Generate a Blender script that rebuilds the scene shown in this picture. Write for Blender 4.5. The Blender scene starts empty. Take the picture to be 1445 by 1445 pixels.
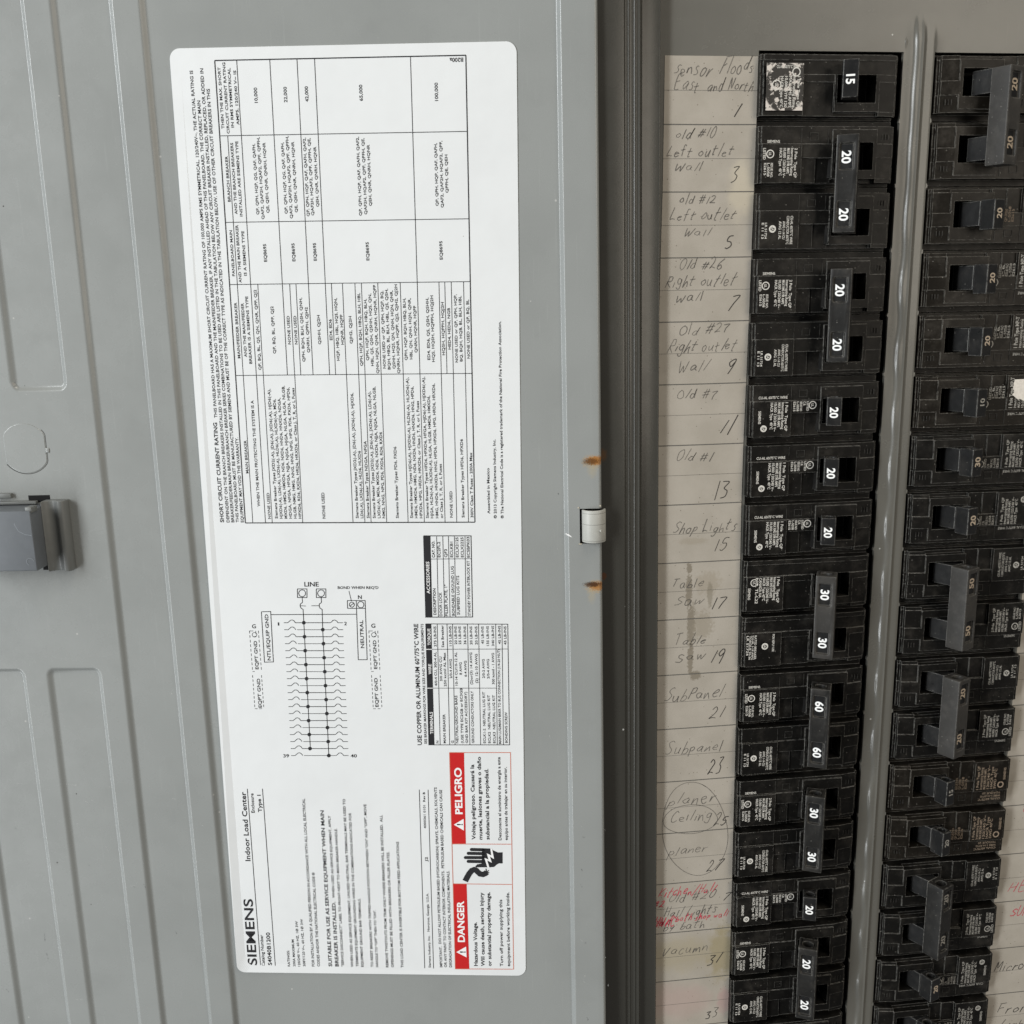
import bpy, bmesh, math, random
from mathutils import Matrix, Vector
import numpy as np
random.seed(7)
MM = 0.001
scene = bpy.context.scene
# ------------------------------------------------------------------ camera, world, lamps, exposure
cam_d = bpy.data.cameras.new("camera"); cam = bpy.data.objects.new("camera", cam_d)
scene.collection.objects.link(cam); scene.camera = cam
cam_d.sensor_width = 36; cam_d.lens = 36 * 1460 / 1445; cam_d.clip_start = 0.02; cam_d.clip_end = 50
cam.matrix_world = Matrix(((0.992088, 0.042187, -0.118241, -0.112594), (-0.124469, 0.207694, -0.970242, -0.416945), (-0.016373, 0.977284, 0.211302, -0.087191), (0, 0, 0, 1)))
world = bpy.data.worlds.new("World"); scene.world = world; world.use_nodes = True
world.node_tree.nodes["Background"].inputs[0].default_value = (0.95, 0.97, 1.0, 1)
world.node_tree.nodes["Background"].inputs[1].default_value = 0.14
scene.view_settings.view_transform = 'Standard'; scene.view_settings.look = 'None'; scene.view_settings.exposure = -0.12
def area(name, loc, target, sx, sy, power, col):
    d = bpy.data.lights.new(name, 'AREA'); d.shape = 'RECTANGLE'; d.size = sx; d.size_y = sy; d.energy = power; d.color = col
    o = bpy.data.objects.new(name, d); scene.collection.objects.link(o); o.location = loc
    o.rotation_euler = (Vector(target) - Vector(loc)).to_track_quat('-Z', 'Y').to_euler(); return o
area("window_light", (-2.50, -1.22, 0.95), (-0.05, 0, -0.22), 1.25, 1.25, 54, (0.95, 0.98, 1.0))
area("rib_highlight_strip", (-2.20, -1.30, -0.45), (-0.05, 0, -0.22), 0.36, 2.6, 58, (0.95, 0.98, 1.0))  # added strip lamp, puts highlights along the pressed ribs
area("ceiling_light", (0.45, -0.75, 1.65), (0.05, 0, -0.25), 0.5, 0.9, 15, (1.0, 0.93, 0.82))
area("warm_side_fill", (1.00, -1.25, 0.28), (0.12, 0, -0.1), 0.85, 1.10, 9.5, (1.0, 0.90, 0.76))  # added warm fill from the right, gives the cover its sheen

# ------------------------------------------------------------------ helpers
COL = scene.collection
def mesh_obj(name, verts, faces, mat=None, parent=None, smooth=False):
    me = bpy.data.meshes.new(name); me.from_pydata([tuple(c * MM for c in v) for v in verts], [], faces)
    if mat: me.materials.append(mat)
    if smooth: me.polygons.foreach_set('use_smooth', [True] * len(me.polygons))
    me.update()
    o = bpy.data.objects.new(name, me); COL.objects.link(o)
    if parent: o.parent = parent
    return o
def P(u, v, n=0): return (u, -n, -v)          # right, down, towards the viewer -> object axes
def thing(name, label, cat, group=None, loc=(0, 0, 0)):
    o = bpy.data.objects.new(name, None); COL.objects.link(o); o.location = [c * MM for c in loc]
    o.empty_display_size = 0.01
    o['label'] = label; o['category'] = cat
    if group: o['group'] = group
    return o
def bevel(o, w, seg=2, ang=30, harden=True):
    m = o.modifiers.new('b', 'BEVEL'); m.width = w * MM; m.segments = seg; m.limit_method = 'ANGLE'; m.angle_limit = math.radians(ang)
    m.harden_normals = False; m.miter_outer = 'MITER_ARC'
    return m
def bake(o):                                  # apply modifiers without operators
    dg = bpy.context.evaluated_depsgraph_get(); me = bpy.data.meshes.new_from_object(o.evaluated_get(dg))
    old = o.data; o.modifiers.clear(); o.data = me; me.name = o.name; return o
def auto_smooth(o, ang=35):
    me = o.data; bm = bmesh.new(); bm.from_mesh(me)
    for f in bm.faces: f.smooth = True
    for e in bm.edges:
        if len(e.link_faces) == 2 and e.calc_face_angle(0) > math.radians(ang): e.smooth = False
    bm.to_mesh(me); bm.free()
def fix(o):
    bm = bmesh.new(); bm.from_mesh(o.data); bmesh.ops.remove_doubles(bm, verts=bm.verts, dist=1e-7)
    bmesh.ops.recalc_face_normals(bm, faces=bm.faces); bm.to_mesh(o.data); bm.free()
def heightfield(us, vs, H, base):
    """stepped block: H[j][i] = height, 4 corner heights (00,10,11,01) or None for open; verts in (u,v,n)"""
    V = {}; verts = []; faces = []
    def vid(i, j, n):
        k = (i, j, round(n, 4))
        if k not in V: V[k] = len(verts); verts.append(P(us[i], vs[j], n))
        return V[k]
    nu, nv = len(us) - 1, len(vs) - 1
    def cell(i, j):
        if i < 0 or j < 0 or i >= nu or j >= nv: return None
        h = H[j][i]; 
        if h is None: return None
        return (h,) * 4 if not isinstance(h, (tuple, list)) else tuple(h)
    hs = {}
    for j in range(nv):
        for i in range(nu):
            c = cell(i, j) or (base,) * 4
            for (di, dj), h in zip(((0, 0), (1, 0), (1, 1), (0, 1)), c): hs.setdefault((i + di, j + dj), set()).add(round(h, 4))
    for i in range(nu + 1):
        for j in range(nv + 1):
            if i in (0, nu) or j in (0, nv): hs[(i, j)].add(round(base, 4))
    def column(i, j, a, b):                   # vertices along a vertical edge from a to b
        lo, hi = min(a, b), max(a, b); m = sorted(h for h in hs[(i, j)] if lo - 1e-6 <= h <= hi + 1e-6)
        if a > b: m.reverse()
        return [vid(i, j, h) for h in m]
    def wall(p, q, a, b):                     # a,b = (h at p, h at q) of the two sides
        if abs(a[0] - b[0]) < 1e-4 and abs(a[1] - b[1]) < 1e-4: return
        loop = column(*p, a[0], b[0]) + column(*q, b[1], a[1]); out = []
        for x in loop:
            if not out or out[-1] != x: out.append(x)
        if out[0] == out[-1]: out.pop()
        if len(out) > 2: faces.append(out)
    for j in range(nv):
        for i in range(nu):
            c = cell(i, j)
            if c: faces.append([vid(i, j, c[0]), vid(i, j + 1, c[3]), vid(i + 1, j + 1, c[2]), vid(i + 1, j, c[1])])
    B = (base,) * 4
    for j in range(nv + 1):
        for i in range(nu + 1):
            if j < nv:                        # wall between (i-1,j) and (i,j)
                l, r = cell(i - 1, j), cell(i, j)
                if l or r:
                    l = l or B; r = r or B; wall((i, j), (i, j + 1), (l[1], l[2]), (r[0], r[3]))
            if i < nu:
                t, b = cell(i, j - 1), cell(i, j)
                if t or b:
                    t = t or B; b = b or B; wall((i, j), (i + 1, j), (t[3], t[2]), (b[0], b[1]))
    return verts, faces
def box(a, b):
    (x0, y0, z0), (x1, y1, z1) = a, b
    v = [P(x, y, z) for z in (z0, z1) for y in (y0, y1) for x in (x0, x1)]
    return v, [(0, 2, 3, 1), (4, 5, 7, 6), (0, 1, 5, 4), (2, 6, 7, 3), (0, 4, 6, 2), (1, 3, 7, 5)]
def extrude_v(profile, v0, v1):
    """closed profile of (u,n) extruded along v"""
    k = len(profile); v = [P(u, v0, n) for u, n in profile] + [P(u, v1, n) for u, n in profile]
    f = [(i, (i + 1) % k, k + (i + 1) % k, k + i) for i in range(k)] + [list(range(k))[::-1], list(range(k, 2 * k))]
    return v, f
def join(parts):
    V, F = [], []
    for v, f in parts:
        o = len(V); V += v; F += [tuple(i + o for i in q) for q in f]
    return V, F

# ------------------------------------------------------------------ text and strokes
_tc = {}
WEIGHT = {0: 0.014, 1: 0.018, 2: 0.022, 3: 0.028, 4: 0.016}
def text_geo(s, w=0):
    if (s, w) in _tc: return _tc[(s, w)]
    c = bpy.data.curves.new('t', 'FONT'); c.body = s; c.size = 1; c.resolution_u = 2 if len(s) > 8 else 4; c.offset = WEIGHT[w]
    o = bpy.data.objects.new('t', c); COL.objects.link(o)
    dg = bpy.context.evaluated_depsgraph_get(); dg.update()
    me = bpy.data.meshes.new_from_object(o.evaluated_get(dg))
    co = [(v.co.x, v.co.y) for v in me.vertices]; fs = [tuple(p.vertices) for p in me.polygons]
    bpy.data.objects.remove(o); bpy.data.curves.remove(c); bpy.data.meshes.remove(me)
    xs = [p[0] for p in co] or [0, 1]
    _tc[(s, w)] = (co, fs, min(xs), max(xs)); return _tc[(s, w)]
CAP = 0.729
class Print:                                  # flat print laid on a surface
    def __init__(s): s.v = []; s.f = []
    def text(s, txt, u, v, n, d=(1, 0), cap=1.5, length=None, w=0, center=False):
        co, fs, x0, x1 = text_geo(txt, w); sy = cap / CAP; sx = (length / (x1 - x0)) if length else sy
        off = -(x1 - x0) * sx / 2 if center else 0
        up = (d[1], -d[0]); o = len(s.v)
        for x, y in co:
            a = (x - x0) * sx + off; b = y * sy
            s.v.append(P(u + d[0] * a + up[0] * b, v + d[1] * a + up[1] * b, n))
        s.f += [tuple(i + o for i in f) for f in fs]
    def poly(s, pts, n):
        o = len(s.v); s.v += [P(a, b, n) for a, b in pts]; s.f.append(tuple(range(o, len(s.v))))
    def line(s, pts, n, w, dash=0):
        if dash:
            out = []
            for (a, b), (c, d) in zip(pts, pts[1:]):
                L = math.hypot(c - a, d - b); k = max(1, int(L / (dash * 1.7))); 
                for i in range(k):
                    t0 = i / k; t1 = (i + .6) / k; s.line([(a + (c - a) * t0, b + (d - b) * t0), (a + (c - a) * t1, b + (d - b) * t1)], n, w)
            return
        pts = [p for i, p in enumerate(pts) if i == 0 or math.hypot(p[0] - pts[i - 1][0], p[1] - pts[i - 1][1]) > 1e-4]
        m = len(pts); o = len(s.v)
        for i, (x, y) in enumerate(pts):
            if i == 0: dx, dy = pts[1][0] - x, pts[1][1] - y; k = 1
            elif i == m - 1: dx, dy = x - pts[i - 1][0], y - pts[i - 1][1]; k = 1
            else:
                ax, ay = x - pts[i - 1][0], y - pts[i - 1][1]; bx, by = pts[i + 1][0] - x, pts[i + 1][1] - y
                la, lb = math.hypot(ax, ay), math.hypot(bx, by); ax, ay, bx, by = ax / la, ay / la, bx / lb, by / lb
                dx, dy = ax + bx, ay + by; q = math.hypot(dx, dy)
                if q < .2: dx, dy = bx, by; k = 1
                else: k = min(1.6, 2 / q)
            L = math.hypot(dx, dy) or 1; nx, ny = -dy / L * w / 2 * k, dx / L * w / 2 * k
            s.v += [P(x + nx, y + ny, n), P(x - nx, y - ny, n)]
        for i in range(m - 1): s.f.append((o + 2 * i, o + 2 * i + 1, o + 2 * i + 3, o + 2 * i + 2))
    def ring(s, u, v, n, r, w, N=20): s.line([(u + r * math.cos(2 * math.pi * i / N), v + r * math.sin(2 * math.pi * i / N)) for i in range(N + 1)], n, w)
    def disc(s, u, v, n, r, N=16): s.poly([(u + r * math.cos(-2 * math.pi * i / N), v + r * math.sin(-2 * math.pi * i / N)) for i in range(N)], n)
    def build(s, name, mat, parent):
        if not s.f: return None
        return mesh_obj(name, s.v, s.f, mat, parent)
# single-stroke handwriting
HW = {
'a': [[(.42, .42), (.3, .52), (.12, .45), (.05, .22), (.14, .03), (.3, .06), (.42, .4), (.4, .1), (.5, .02)]],
'b': [[(.12, 1), (.06, .02)], [(.08, .25), (.25, .45), (.42, .35), (.38, .1), (.2, 0), (.07, .08)]],
'c': [[(.4, .42), (.25, .52), (.07, .3), (.12, .05), (.3, 0), (.42, .1)]],
'd': [[(.4, .4), (.2, .5), (.05, .22), (.15, .02), (.32, .1), (.46, .98), (.4, .3), (.42, .02)]],
'e': [[(.08, .25), (.38, .32), (.32, .5), (.14, .45), (.06, .2), (.2, .0), (.42, .1)]],
'f': [[(.44, .9), (.3, 1), (.2, .8), (.14, -.15)], [(.02, .45), (.38, .52)]],
'g': [[(.4, .42), (.2, .5), (.06, .28), (.18, .1), (.36, .2), (.42, .45), (.36, -.25), (.15, -.35), (.03, -.2)]],
'h': [[(.14, 1), (.04, 0), (.16, .35), (.32, .48), (.36, .25), (.4, 0)]],
'i': [[(.14, .48), (.1, 0)], [(.18, .68), (.19, .7)]],
'k': [[(.12, 1), (.04, 0)], [(.4, .5), (.08, .25), (.4, 0)]],
'l': [[(.18, 1), (.08, 0)]],
'm': [[(.06, .48), (.03, 0), (.12, .35), (.24, .46), (.26, .05), (.36, .36), (.5, .46), (.54, .2), (.58, 0)]],
'n': [[(.06, .48), (.03, 0), (.14, .36), (.3, .48), (.36, .25), (.4, 0)]],
'o': [[(.28, .5), (.08, .38), (.08, .08), (.26, 0), (.42, .18), (.38, .42), (.24, .5)]],
'p': [[(.12, .5), (.0, -.35)], [(.1, .42), (.3, .52), (.4, .35), (.28, .12), (.08, .14)]],
'r': [[(.08, .48), (.04, 0), (.14, .35), (.34, .5)]],
's': [[(.36, .46), (.2, .52), (.1, .38), (.3, .2), (.26, .03), (.04, .02)]],
't': [[(.22, .95), (.12, .05), (.26, .0)], [(.0, .55), (.42, .62)]],
'u': [[(.06, .48), (.04, .15), (.16, 0), (.34, .15), (.4, .48), (.38, .05), (.46, 0)]],
'v': [[(.04, .48), (.16, 0), (.38, .5)]],
'w': [[(.03, .48), (.1, 0), (.26, .4), (.34, 0), (.52, .5)]],
'x': [[(.04, .5), (.4, 0)], [(.4, .5), (.02, 0)]],
'y': [[(.05, .48), (.16, .12), (.36, .48)], [(.36, .48), (.1, -.35)]],
'A': [[(.02, 0), (.3, 1), (.46, 0)], [(.1, .38), (.42, .4)]],
'C': [[(.5, .82), (.3, 1), (.06, .6), (.1, .15), (.3, 0), (.52, .15)]],
'E': [[(.48, .98), (.14, .95), (.05, .02), (.42, .0)], [(.1, .5), (.38, .55)]],
'F': [[(.1, .95), (.04, 0)], [(.06, .95), (.5, 1)], [(.08, .5), (.4, .55)]],
'H': [[(.1, 1), (.03, 0)], [(.46, 1), (.4, 0)], [(.06, .5), (.44, .52)]],
'K': [[(.1, 1), (.03, 0)], [(.46, 1), (.06, .4), (.44, 0)]],
'L': [[(.2, 1), (.04, .05), (.2, .1), (.46, .02)]],
'M': [[(.02, 0), (.14, .98), (.3, .3), (.5, 1), (.56, 0)]],
'N': [[(.03, 0), (.12, 1), (.4, .05), (.5, 1)]],
'O': [[(.3, 1), (.06, .7), (.06, .2), (.28, 0), (.5, .3), (.46, .8), (.28, 1)]],
'P': [[(.16, .98), (.02, 0)], [(.14, .95), (.42, .95), (.44, .6), (.1, .48)]],
'R': [[(.14, .98), (.02, 0)], [(.12, .95), (.4, .95), (.42, .6), (.08, .48), (.46, 0)]],
'S': [[(.48, .85), (.3, 1), (.1, .82), (.2, .58), (.42, .35), (.3, .04), (.02, .08)]],
'T': [[(.02, .92), (.54, 1)], [(.28, .95), (.18, 0)]],
'U': [[(.06, 1), (.04, .25), (.2, 0), (.4, .2), (.46, 1)]],
'V': [[(.06, 1), (.2, 0), (.52, 1)]],
'W': [[(.03, .95), (.12, 0), (.32, .6), (.4, 0), (.64, .95)]],
'0': [[(.3, .95), (.08, .65), (.08, .2), (.26, 0), (.44, .3), (.42, .8), (.26, .96)]],
'1': [[(.2, 1), (.12, 0)]],
'2': [[(.06, .78), (.26, 1), (.42, .78), (.28, .4), (.02, .02), (.2, .1), (.5, .04)]],
'3': [[(.06, .92), (.42, .95), (.2, .6), (.42, .4), (.36, .08), (.1, 0)]],
'5': [[(.46, 1), (.14, .95), (.1, .58), (.36, .55), (.42, .2), (.2, -.02), (.02, .08)]],
'6': [[(.4, 1), (.1, .6), (.06, .15), (.26, 0), (.42, .2), (.28, .42), (.08, .3)]],
'7': [[(.04, .9), (.46, .98), (.26, .5), (.16, 0)]],
'8': [[(.3, .5), (.1, .75), (.28, 1), (.44, .78), (.12, .25), (.24, 0), (.44, .2), (.3, .5)]],
'9': [[(.42, .7), (.24, .5), (.08, .7), (.24, .98), (.42, .85), (.4, .4), (.3, 0)]],
'#': [[(.2, .95), (.08, .05)], [(.42, .95), (.3, .05)], [(.0, .62), (.54, .68)], [(-.02, .32), (.5, .38)]],
'/': [[(.4, 1.2), (.0, -.2)]],
}
def smooth_line(p, k=4):
    if len(p) < 3: return p
    out = []
    for i in range(len(p) - 1):
        a = p[max(i - 1, 0)]; b = p[i]; c = p[i + 1]; d = p[min(i + 2, len(p) - 1)]
        for q in range(k):
            t = q / k; out.append(tuple(.5 * (2 * b[e] + (c[e] - a[e]) * t + (2 * a[e] - 5 * b[e] + 4 * c[e] - d[e]) * t * t + (-a[e] + 3 * b[e] - 3 * c[e] + d[e]) * t ** 3) for e in (0, 1)))
    return out + [p[-1]]
def hand(pr, s, u, v, n, h, length, slope=.06, w=.3, slant=.32):
    """writing starting at u,v (baseline), cap height h, total length"""
    adv = []; x = 0
    for ch in s:
        adv.append(x); g = HW.get(ch); x += (.42 if g is None else max(p[0] for st in g for p in st) + .16)
    k = length / max(x - .1, .3)
    for ch, x0 in zip(s, adv):
        dy = random.uniform(-.13, .13); sc = random.uniform(.72, 1.22); q_ = random.uniform(-.14, .2)
        for st in HW.get(ch, []):
            q = [(u + (x0 + px_ + random.uniform(-.03, .03)) * k + (py_ * sc + dy) * h * (slant + q_), v - (py_ * sc + dy + random.uniform(-.045, .045)) * h - (x0 + px_) * k * slope) for px_, py_ in st]
            pr.line(smooth_line(q), n, w * random.uniform(.65, 1.25))

# ------------------------------------------------------------------ materials
def mat(name):
    m = bpy.data.materials.new(name); m.use_nodes = True; nt = m.node_tree; return m, nt, nt.nodes['Principled BSDF']
class NB:
    def __init__(s, nt): s.nt = nt; s.tc = nt.nodes.new('ShaderNodeTexCoord'); s.mm = s.vm('SCALE', s.tc.outputs['Object'], 1000.0)
    def link(s, a, b): s.nt.links.new(a, b)
    def set(s, sock, v):
        if hasattr(v, 'is_output'): s.link(v, sock)
        else: sock.default_value = v
    def vm(s, op, a, b=None):
        n = s.nt.nodes.new('ShaderNodeVectorMath'); n.operation = op; s.set(n.inputs[0], a)
        if op == 'SCALE': s.set(n.inputs['Scale'], b)
        elif b is not None: s.set(n.inputs[1], b)
        return n.outputs['Value'] if op in ('LENGTH', 'DOT_PRODUCT', 'DISTANCE') else n.outputs[0]
    def m(s, op, a, b=0.0, clamp=False):
        n = s.nt.nodes.new('ShaderNodeMath'); n.operation = op; n.use_clamp = clamp; s.set(n.inputs[0], a); s.set(n.inputs[1], b); return n.outputs[0]
    def noise(s, scale, detail=3, vec=None, rough=.55):
        n = s.nt.nodes.new('ShaderNodeTexNoise'); n.inputs['Scale'].default_value = scale; n.inputs['Detail'].default_value = detail; n.inputs['Roughness'].default_value = rough
        s.link(vec or s.mm, n.inputs['Vector']); return n.outputs[0]
    def vor(s, scale, vec=None):
        n = s.nt.nodes.new('ShaderNodeTexVoronoi'); n.inputs['Scale'].default_value = scale; s.link(vec or s.mm, n.inputs['Vector']); return n
    def step(s, x, lo, hi):
        n = s.nt.nodes.new('ShaderNodeMapRange'); n.interpolation_type = 'SMOOTHSTEP'; s.set(n.inputs[0], x); n.inputs[1].default_value = lo; n.inputs[2].default_value = hi; return n.outputs[0]
    def mix(s, f, a, b):
        n = s.nt.nodes.new('ShaderNodeMix'); n.data_type = 'RGBA'; s.set(n.inputs[0], f)
        for k, c in ((6, a), (7, b)): s.set(n.inputs[k], c if hasattr(c, 'is_output') else (*c, 1))
        return n.outputs[2]
    def bump(s, h, strength, dist):
        n = s.nt.nodes.new('ShaderNodeBump'); n.inputs['Strength'].default_value = strength; n.inputs['Distance'].default_value = dist * MM; s.link(h, n.inputs['Height']); return n.outputs[0]
    def specks(s, scale, size, dens):
        v = s.vor(scale); r = s.m('LESS_THAN', v.outputs['Distance'], size); sep = s.nt.nodes.new('ShaderNodeSeparateColor'); s.link(v.outputs['Color'], sep.inputs[0])
        return s.m('MULTIPLY', r, s.m('LESS_THAN', sep.outputs[0], dens))
    def blob(s, c, r, ns=.5, nscale=.8, soft=.5):
        """soft irregular stain centred at c (u,v,n mm) with radii r"""
        d = s.vm('SUBTRACT', s.mm, P(*c)); d = s.vm('MULTIPLY', d, (1 / r[0], 1 / (r[2] if len(r) > 2 else 6.0), 1 / r[1]))
        l = s.vm('LENGTH', d); l = s.m('ADD', l, s.m('MULTIPLY', s.m('SUBTRACT', s.noise(nscale, 4, rough=.65), .5), ns * 2)); return s.step(s.m('SUBTRACT', 1.0, l), 0.0, soft)
def paint(name, base=(.275, .286, .276), rough=.27, stains=(), chips=True, worn=None):
    m, nt, b = mat(name); k = NB(nt)
    col = k.mix(k.step(k.noise(.02, 3), .35, .7), base, tuple(c * .93 for c in base))
    if chips:
        col = k.mix(k.specks(.11, .045, .30), col, (.42, .42, .40)); col = k.mix(k.specks(.085, .03, .25), col, (.06, .055, .05))
    sm_ = k.m('MULTIPLY', k.step(k.noise(.045, 5, rough=.72), .52, .74), .16); col = k.mix(sm_, col, tuple(c * .72 for c in base))
    st_ = k.vm('MULTIPLY', k.mm, (1.4, 1.0, .035)); col = k.mix(k.m('MULTIPLY', k.step(k.noise(1.0, 2, vec=st_), .66, .72), .10), col, tuple(min(1, c * 1.5) for c in base))
    for c, r, colr, ns, sc, soft, amt in stains:
        f = k.m('MULTIPLY', k.blob(c, r, ns, sc, soft), amt); col = k.mix(f, col, colr)
    k.link(col, b.inputs['Base Color'])
    k.set(b.inputs['Roughness'], k.m('ADD', k.m('MULTIPLY', k.noise(.05, 5, rough=.7), .26), rough - .13))
    b.inputs['Specular IOR Level'].default_value = .5
    k.link(k.bump(k.noise(1.1, 3), .05, .25), b.inputs['Normal'])
    return m
def plastic(name, base, rough=.38, dust=.5, wear_glint=.5, wear_glint_col=(.12, .115, .105), mottle=.3):
    m, nt, b = mat(name); k = NB(nt); b.inputs['Specular IOR Level'].default_value = (.25 if ('handle' in name or 'tie' in name) else .14) if base[0] < .08 else .5
    oi = nt.nodes.new('ShaderNodeObjectInfo'); sh = nt.nodes.new('ShaderNodeCombineXYZ')
    k.link(k.m('MULTIPLY', oi.outputs['Random'], 377.0), sh.inputs[0]); k.link(k.m('MULTIPLY', oi.outputs['Random'], 91.0), sh.inputs[2])
    k.mm = k.vm('ADD', k.mm, sh.outputs[0])
    col = k.mix(k.step(k.noise(.25, 4), .45, .75), base, tuple(min(1, c * (1 + mottle)) + .004 * mottle for c in base))
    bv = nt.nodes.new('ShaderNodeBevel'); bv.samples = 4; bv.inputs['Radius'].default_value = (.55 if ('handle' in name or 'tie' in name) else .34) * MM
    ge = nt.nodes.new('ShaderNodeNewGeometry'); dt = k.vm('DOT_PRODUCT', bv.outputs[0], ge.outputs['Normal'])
    e = k.m('MULTIPLY', k.step(k.m('SUBTRACT', 1.0, dt), .015, .14), k.step(k.noise(.7, 3), .30, .55)); col = k.mix(k.m('MULTIPLY', e, wear_glint), col, wear_glint_col)  # lighter edges: wear plus edge highlights painted into the colour
    d = k.m('MULTIPLY', k.specks(.75, .10, .16), dust); col = k.mix(d, col, (.38, .36, .32))
    d2 = k.m('MULTIPLY', k.specks(1.9, .13, .10), dust * .7); col = k.mix(d2, col, (.25, .24, .21))
    film = k.m('MULTIPLY', k.step(k.noise(.11, 5, rough=.7), .45, .8), dust * .09); col = k.mix(film, col, (.30, .27, .23))
    k.link(col, b.inputs['Base Color']); k.set(b.inputs['Roughness'], k.m('ADD', k.m('MULTIPLY', k.noise(.3, 4), .25), rough - .1))
    k.link(k.bump(k.noise(5.0, 2), .12, .05), b.inputs['Normal']); return m
def flat(name, base, rough=.6, var=.0, spec=.3, alpha_noise=None, seed=0):
    m, nt, b = mat(name); k = NB(nt); b.inputs['Roughness'].default_value = rough; b.inputs['Specular IOR Level'].default_value = spec
    col = k.mix(k.step(k.noise(.9, 4), .35, .7), base, tuple(min(1, c * (1 + var)) for c in base)); k.link(col, b.inputs['Base Color'])
    if alpha_noise: k.link(k.step(k.noise(alpha_noise[0], 4, rough=.7), alpha_noise[1], alpha_noise[2]), b.inputs['Alpha'])
    return m
ORANGE = (.36, .145, .025); DARKR = (.045, .018, .008)
M_door = paint('door_paint', stains=[((-3.4, -21.0, 0), (5.6, 3.4), (.40, .28, .14), .7, .9, .8, .8), ((-3.6, -17.6, 0), (3.0, 4.6), (.36, .31, .21), .6, .8, .9, .5), ((-2.4, -21.4, 0), (4.4, 2.2), ORANGE, 1.1, 1.9, .45, .9), ((-4.2, -21.0, 0), (3.6, 1.6), DARKR, 1.5, 3.4, .35, .7),
    ((-3.0, 31.8, 0), (5.4, 3.8), (.40, .29, .15), .7, .9, .8, .75), ((-4.4, 35.5, 0), (2.4, 5.0), (.36, .31, .21), .6, .8, .9, .45), ((-2.0, 31.4, 0), (4.0, 2.3), ORANGE, 1.1, 2.1, .45, .8), ((-4.0, 30.7, 0), (3.8, 1.3), DARKR, 1.5, 3.6, .3, .9)])
M_trim = paint('trim_paint_shaded', base=(.047, .045, .038), rough=.27, stains=[((1.6, -23, -4), (2.2, 3.2, 5), (.10, .052, .02), .5, .8, .6, .8), ((1.5, 28.5, -4), (1.7, 2.0, 5), (.09, .035, .012), .5, .8, .5, .85)])  # base darkened to carry the shade beside the door edge
M_cover = paint('cover_paint', base=(.122, .118, .103), rough=.25)
M_rim = flat('worn_paint_edge', (.40, .37, .30), .4, .2)
M_hinge = plastic('hinge_paint', (.40, .40, .365), .45, .3, .5, (.55, .54, .5), .08)
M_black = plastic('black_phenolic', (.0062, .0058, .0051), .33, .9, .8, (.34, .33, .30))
M_emb = plastic('moulded_phenolic', (.0045, .0042, .0038), .34, .5, .35, (.16, .155, .14))
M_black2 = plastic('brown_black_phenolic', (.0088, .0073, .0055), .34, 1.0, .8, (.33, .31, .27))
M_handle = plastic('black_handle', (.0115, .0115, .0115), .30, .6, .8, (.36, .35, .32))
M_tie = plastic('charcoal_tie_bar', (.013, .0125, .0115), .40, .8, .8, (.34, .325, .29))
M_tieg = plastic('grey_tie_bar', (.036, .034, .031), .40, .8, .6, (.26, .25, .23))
M_latch = plastic('slate_latch_plastic', (.120, .131, .142), .42, .15, .25, (.26, .28, .29), .06)
M_latchd = plastic('grey_latch_plastic', (.150, .156, .150), .45, .2, .3, (.28, .29, .28), .08)
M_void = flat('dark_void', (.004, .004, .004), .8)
M_wprint = flat('white_print', (.62, .60, .55), .6, .1, alpha_noise=(2.6, .30, .42))
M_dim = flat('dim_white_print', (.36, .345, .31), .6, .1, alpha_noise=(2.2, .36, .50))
M_bprint = flat('tan_print', (.24, .185, .135), .6, .2, alpha_noise=(2.0, .34, .48))
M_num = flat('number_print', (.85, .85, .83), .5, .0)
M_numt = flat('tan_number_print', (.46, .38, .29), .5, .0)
M_ink = flat('black_ink', (.022, .022, .024), .45)
M_whiteink = flat('white_ink', (.82, .82, .81), .4)
M_red = flat('red_ink', (.50, .018, .018), .4, .05)
M_redline = flat('red_line_ink', (.55, .16, .10), .4)
M_pencil = flat('pencil', (.10, .092, .083), .5, .4, alpha_noise=(4.0, .30, .50))
M_pen = flat('dark_pencil', (.035, .032, .030), .5, .4, alpha_noise=(4.0, .22, .42))
M_redpen = flat('red_pen', (.50, .035, .07), .5, .2, alpha_noise=(3.0, .32, .52))
M_rule = flat('printed_rule', (.10, .095, .085), .6, .2, alpha_noise=(3.0, .20, .45))
M_foil = flat('worn_label_white', (.62, .58, .52), .4, .15)
M_scuff = flat('bare_scuff', (.52, .52, .50), .5)
INK = {0: M_ink, 1: M_whiteink, 2: M_red, 3: M_redline, 4: M_whiteink}
def label_mat():
    m, nt, b = mat('glossy_white_vinyl'); k = NB(nt)
    col = k.mix(k.step(k.noise(.03, 4), .4, .75), (.715, .73, .73), (.69, .705, .705)); col = k.mix(k.specks(.09, .02, .3), col, (.45, .44, .42)); k.link(col, b.inputs['Base Color'])
    k.set(b.inputs['Roughness'], k.m('ADD', k.m('MULTIPLY', k.noise(.1, 4), .15), .28)); k.link(k.bump(k.noise(.035, 3), .6, .7), b.inputs['Normal']); return m
M_label = label_mat()
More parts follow.
